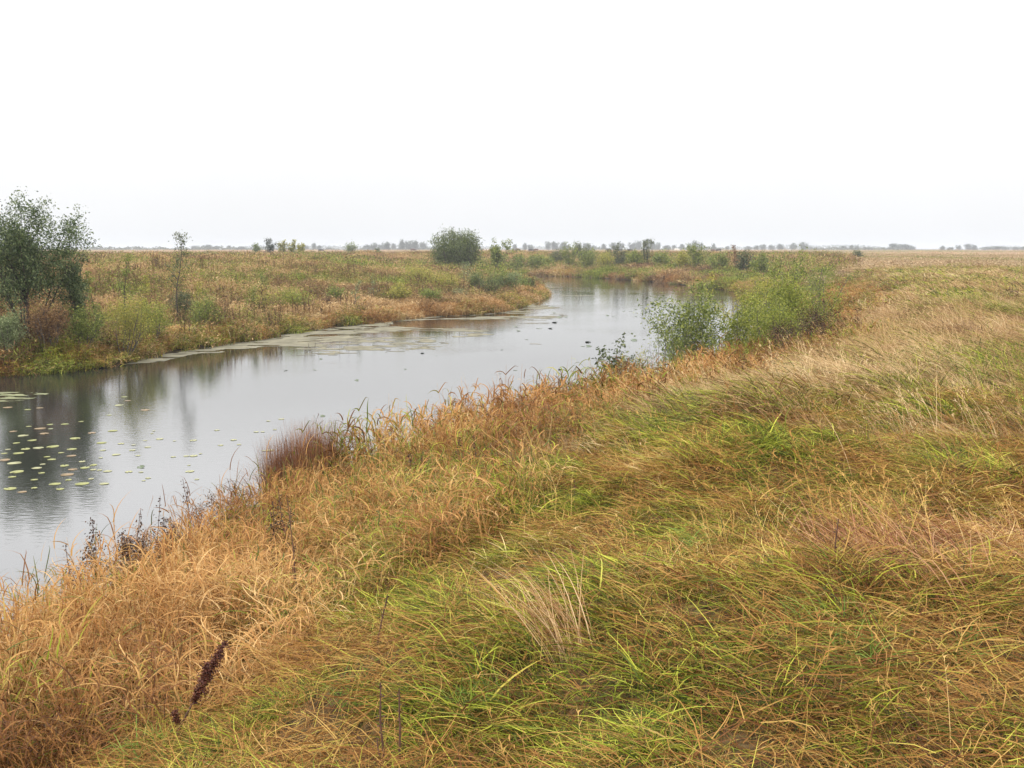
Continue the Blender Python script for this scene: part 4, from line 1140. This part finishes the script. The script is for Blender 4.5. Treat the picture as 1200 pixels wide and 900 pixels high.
# ---------------------------------------------------------------- cattle on the far pasture
def cow_mesh(mat):
    """one continuous skin: loft rings along the trunk, neck and head, with legs grown by a skin modifier"""
    V = [(-0.95, 0, 1.18), (-0.55, 0, 1.12), (0, 0, 1.05), (0.5, 0, 1.08), (0.8, 0, 1.12), (1.1, 0, 1.0), (1.35, 0, 0.62), (1.52, 0, 0.32), (1.62, 0, 0.16),
         (-0.78, 0.2, 0.82), (-0.86, 0.22, 0.45), (-0.80, 0.22, 0.03), (-0.78, -0.2, 0.82), (-0.72, -0.22, 0.45), (-0.66, -0.22, 0.03),
         (0.62, 0.18, 0.75), (0.64, 0.19, 0.40), (0.62, 0.19, 0.03), (0.62, -0.18, 0.75), (0.74, -0.19, 0.40), (0.70, -0.19, 0.03),
         (-1.06, 0, 1.05), (-1.10, 0, 0.6), (1.33, 0.16, 0.66), (1.33, -0.16, 0.66)]
    E = [(0, 1), (1, 2), (2, 3), (3, 4), (4, 5), (5, 6), (6, 7), (7, 8), (1, 9), (9, 10), (10, 11), (1, 12), (12, 13), (13, 14), (3, 15), (15, 16), (16, 17), (3, 18), (18, 19), (19, 20), (0, 21), (21, 22), (6, 23), (6, 24)]
    Rr = [0.24, 0.36, 0.40, 0.36, 0.28, 0.2, 0.17, 0.12, 0.09, 0.15, 0.07, 0.06, 0.15, 0.07, 0.06, 0.13, 0.07, 0.06, 0.13, 0.07, 0.06, 0.04, 0.04, 0.04, 0.04]
    me_ = bpy.data.meshes.new('cow_skin'); me_.from_pydata(V, E, []); me_.update()
    o_ = bpy.data.objects.new('tmp', me_); C.objects.link(o_)
    md = o_.modifiers.new('s', 'SKIN'); o_.modifiers.new('ss', 'SUBSURF').levels = 1
    for i, q in enumerate(me_.skin_vertices[0].data):
        q.radius = (Rr[i], Rr[i]); q.use_root = (i == 2)
    dg = bpy.context.evaluated_depsgraph_get()
    out = bpy.data.meshes.new_from_object(o_.evaluated_get(dg)); out.name = 'cow_body'
    bpy.data.objects.remove(o_)
    out.materials.clear(); out.materials.append(mat)
    for p_ in out.polygons: p_.use_smooth = True
    return out
cowm = {'k': cow_mesh(M_hide)}
for k_, mt in (('w', M_hide_w), ('b', M_hide_b)):
    cm2 = cowm['k'].copy(); cm2.materials.clear(); cm2.materials.append(mt); cowm[k_] = cm2
for u, d, rz, k_, lab in ((713, 400, 0.1, 'k', 'leftmost of three black cows grazing beyond the far bank'), (726, 410, 3.0, 'k', 'middle one of three black cows grazing beyond the far bank'),
                          (738, 395, 0.3, 'k', 'rightmost of three black cows grazing beyond the far bank'), (793, 430, 0.0, 'w', 'white cow grazing right of the thin leaved tree'),
                          (607, 420, 2.8, 'k', 'dark cow grazing right of the large bushes'), (622, 410, 0.2, 'k', 'left one of two dark cows close together'),
                          (628, 415, 3.1, 'b', 'right one of two dark cows close together, brown'), (484, 420, 0.2, 'b', 'brown cow left of the large skyline bushes'),
                          (376, 430, 0.2, 'k', 'dark cow on the skyline left of the grey bush'), (836, 390, 0.2, 'b', 'reddish brown cow on the far right pasture'),
                          (842, 405, 2.9, 'k', 'dark cow right behind the reddish brown one')):
    p = at(u, d)
    o_ = link('cow', cowm[k_]); o_.location = (p[0], p[1], p[2] + 0.25); o_.rotation_euler = (0, 0, rz)
    tag(o_, lab, 'cow', 'cattle on the far pasture')

# ---------------------------------------------------------------- hazy trees on the horizon
farp = []
for i in range(5):
    tm, cm_, zt = shrub_mesh(seed=500 + i, h=8, wd=9, stems=6, nleaf=1500, lsize=0.8, lmat=L_far, bmat=B_dark, t0=0.02, trunk_r=0.16, fork=9, tight=0.17, aspect=0.8, spread=1.2, clumpy=0.2)
    farp.append((tm, cm_, zt))
FT = [(232, 289, 12), (243, 287, 12), (253, 288, 10), (268, 288, 8), (283, 289, 10), (357, 288, 10), (368, 286, 8), (374, 288, 8), (385, 290, 8),
      (431, 286, 8), (438, 285, 8), (446, 287, 8), (453, 284, 10), (462, 286, 8), (471, 282, 11), (479, 283, 11), (486, 282, 10), (496, 285, 10),
      (603, 287, 8), (615, 286, 9), (622, 287, 8), (642, 284, 8), (650, 283, 9), (659, 284, 9), (666, 287, 8), (678, 285, 8), (687, 285, 9), (696, 287, 8),
      (708, 287, 8), (719, 284, 9), (727, 285, 8), (741, 284, 9), (748, 283, 9), (757, 281, 11), (765, 284, 9), (771, 285, 7), (781, 287, 9), (790, 287, 9),
      (800, 286, 9), (808, 286, 8), (814, 283, 8), (821, 285, 7), (836, 286, 4), (852, 288, 5), (877, 288, 9), (886, 288, 9), (894, 287, 9), (904, 288, 9),
      (915, 287, 10), (929, 285, 8), (942, 285, 9), (952, 289, 9), (988, 288, 9), (997, 288, 8), (1004, 289, 7), (1017, 289, 14), (1049, 286, 17), (1058, 286, 18), (1068, 289, 13),
      (1104, 288, 9), (1113, 289, 9), (1123, 287, 8), (1135, 286, 11), (1142, 288, 7), (1155, 290, 12), (1166, 289, 11), (1178, 290, 12), (1190, 290, 12), (1200, 290, 12)]
zones = [(0, 300, 'small hazy tree low on the horizon at the left'), (300, 400, 'hazy tree on the horizon behind the yellowish young trees'), (400, 505, 'hazy blue grey tree of the belt left of the large bushes'),
         (505, 635, 'hazy tree on the horizon right of the large bushes'), (635, 705, 'hazy tree of the belt left of the three black cows'), (705, 780, 'hazy tree of the belt right above the three black cows'),
         (780, 860, 'hazy tree of the belt above the white cow'), (860, 1030, 'hazy tree on the horizon above the near bank shrubs'), (1030, 1080, 'hazy tree of the broad domed clump on the right horizon'),
         (1080, 1148, 'hazy tree of the bumpy row on the right horizon'), (1148, 1300, 'low hazy tree at the right end of the horizon')]
ORD = 'leftmost second third fourth fifth sixth seventh eighth ninth tenth eleventh twelfth thirteenth fourteenth fifteenth sixteenth seventeenth'.split()
zc = {}
for i, (u, vt, wpx) in enumerate(FT):
    vt += random.uniform(-1.2, 0.6); wpx *= random.uniform(0.75, 1.2)
    d = 900 + 220 * random.random()
    p = at(u, d)
    zt = top_z(vt, d)
    tm, cm_, zz = farp[i % 5]
    r_ = empty('distant_tree', (p[0], p[1], p[2] - 0.4), random.random() * 6.28)
    r_.scale = (wpx * 1.15 / 1150 * d / 9,) * 2 + ((zt - p[2] + 0.4) / zz,)
    link('trunk', tm, r_); link('crown', cm_, r_)
    lab = [l for a_, b_, l in zones if a_ <= u < b_][0]
    k_ = zc.get(lab, 0); zc[lab] = k_ + 1
    tag(r_, (ORD[k_] + ('' if k_ == 0 else ' from the left')) + ', ' + lab, 'tree', 'hazy trees along the horizon')
# low hedge growth tying the far trees together
g = np.random.default_rng(78)
n = 26000
th = g.uniform(R(-34), R(34), n); dd = g.uniform(930, 1150, n)
x = dd * np.sin(th); y = dd * np.cos(th)
gate = ss((fbm(th * 22, th * 0 + 7, 311, 3) - 0.43) * 9)
v, f, c = leaves(np.stack([x, y, terrain(x, y) + g.random(n) * (0.4 + 4.2 * gate * fbm(th * 160, th * 0, 313, 3))], -1)[gate > 0.15], 1.5, g, aspect=0.9)
tag(link('far_hedge', raw_mesh('far_hedge', v, f, c, L_far)), 'low hazy hedge growth between the horizon trees', 'hedge', kind='stuff')
# the low far wood that closes the horizon
g = np.random.default_rng(77)
n = 26000
th = g.uniform(R(-40), R(40), n); dd = g.uniform(2000, 2500, n)
x = dd * np.sin(th); y = dd * np.cos(th)
hmax = 4.0 + 10 * fbm(th * 30, th * 0, 301, 4)
hmax *= ss((fbm(th * 12, th * 0 + 3, 303, 2) - 0.30) * 4)
zc_ = terrain(x, y) + g.random(n) * hmax
v, f, c = leaves(np.stack([x, y, zc_], -1), 3.4, g, aspect=0.9)
tag(link('far_wood', raw_mesh('far_wood', v, f, c, L_far)), 'low blue grey wood closing the horizon', 'wood', kind='stuff')

# ---------------------------------------------------------------- haze
hz = raw_mesh('haze', [(x_, y_, z_) for z_ in (-3, 16) for y_ in (-300, 7000) for x_ in (-5000, 5000)],
              [(0, 2, 3, 1), (4, 5, 7, 6), (0, 1, 5, 4), (2, 6, 7, 3), (0, 4, 6, 2), (1, 3, 7, 5)])
m, nn, ln = newmat('haze_air')
vv = nn('ShaderNodeVolumePrincipled')
vv.inputs['Color'].default_value = (0.88, 0.905, 0.94, 1)
vv.inputs['Density'].default_value = 0.00045
vv.inputs['Anisotropy'].default_value = 0.0
o = nn('ShaderNodeOutputMaterial'); ln(vv.outputs[0], o.inputs['Volume'])
hz.materials.append(m)
tag(link('haze', hz), 'thin pale autumn haze over the whole meadow', 'haze', kind='stuff')
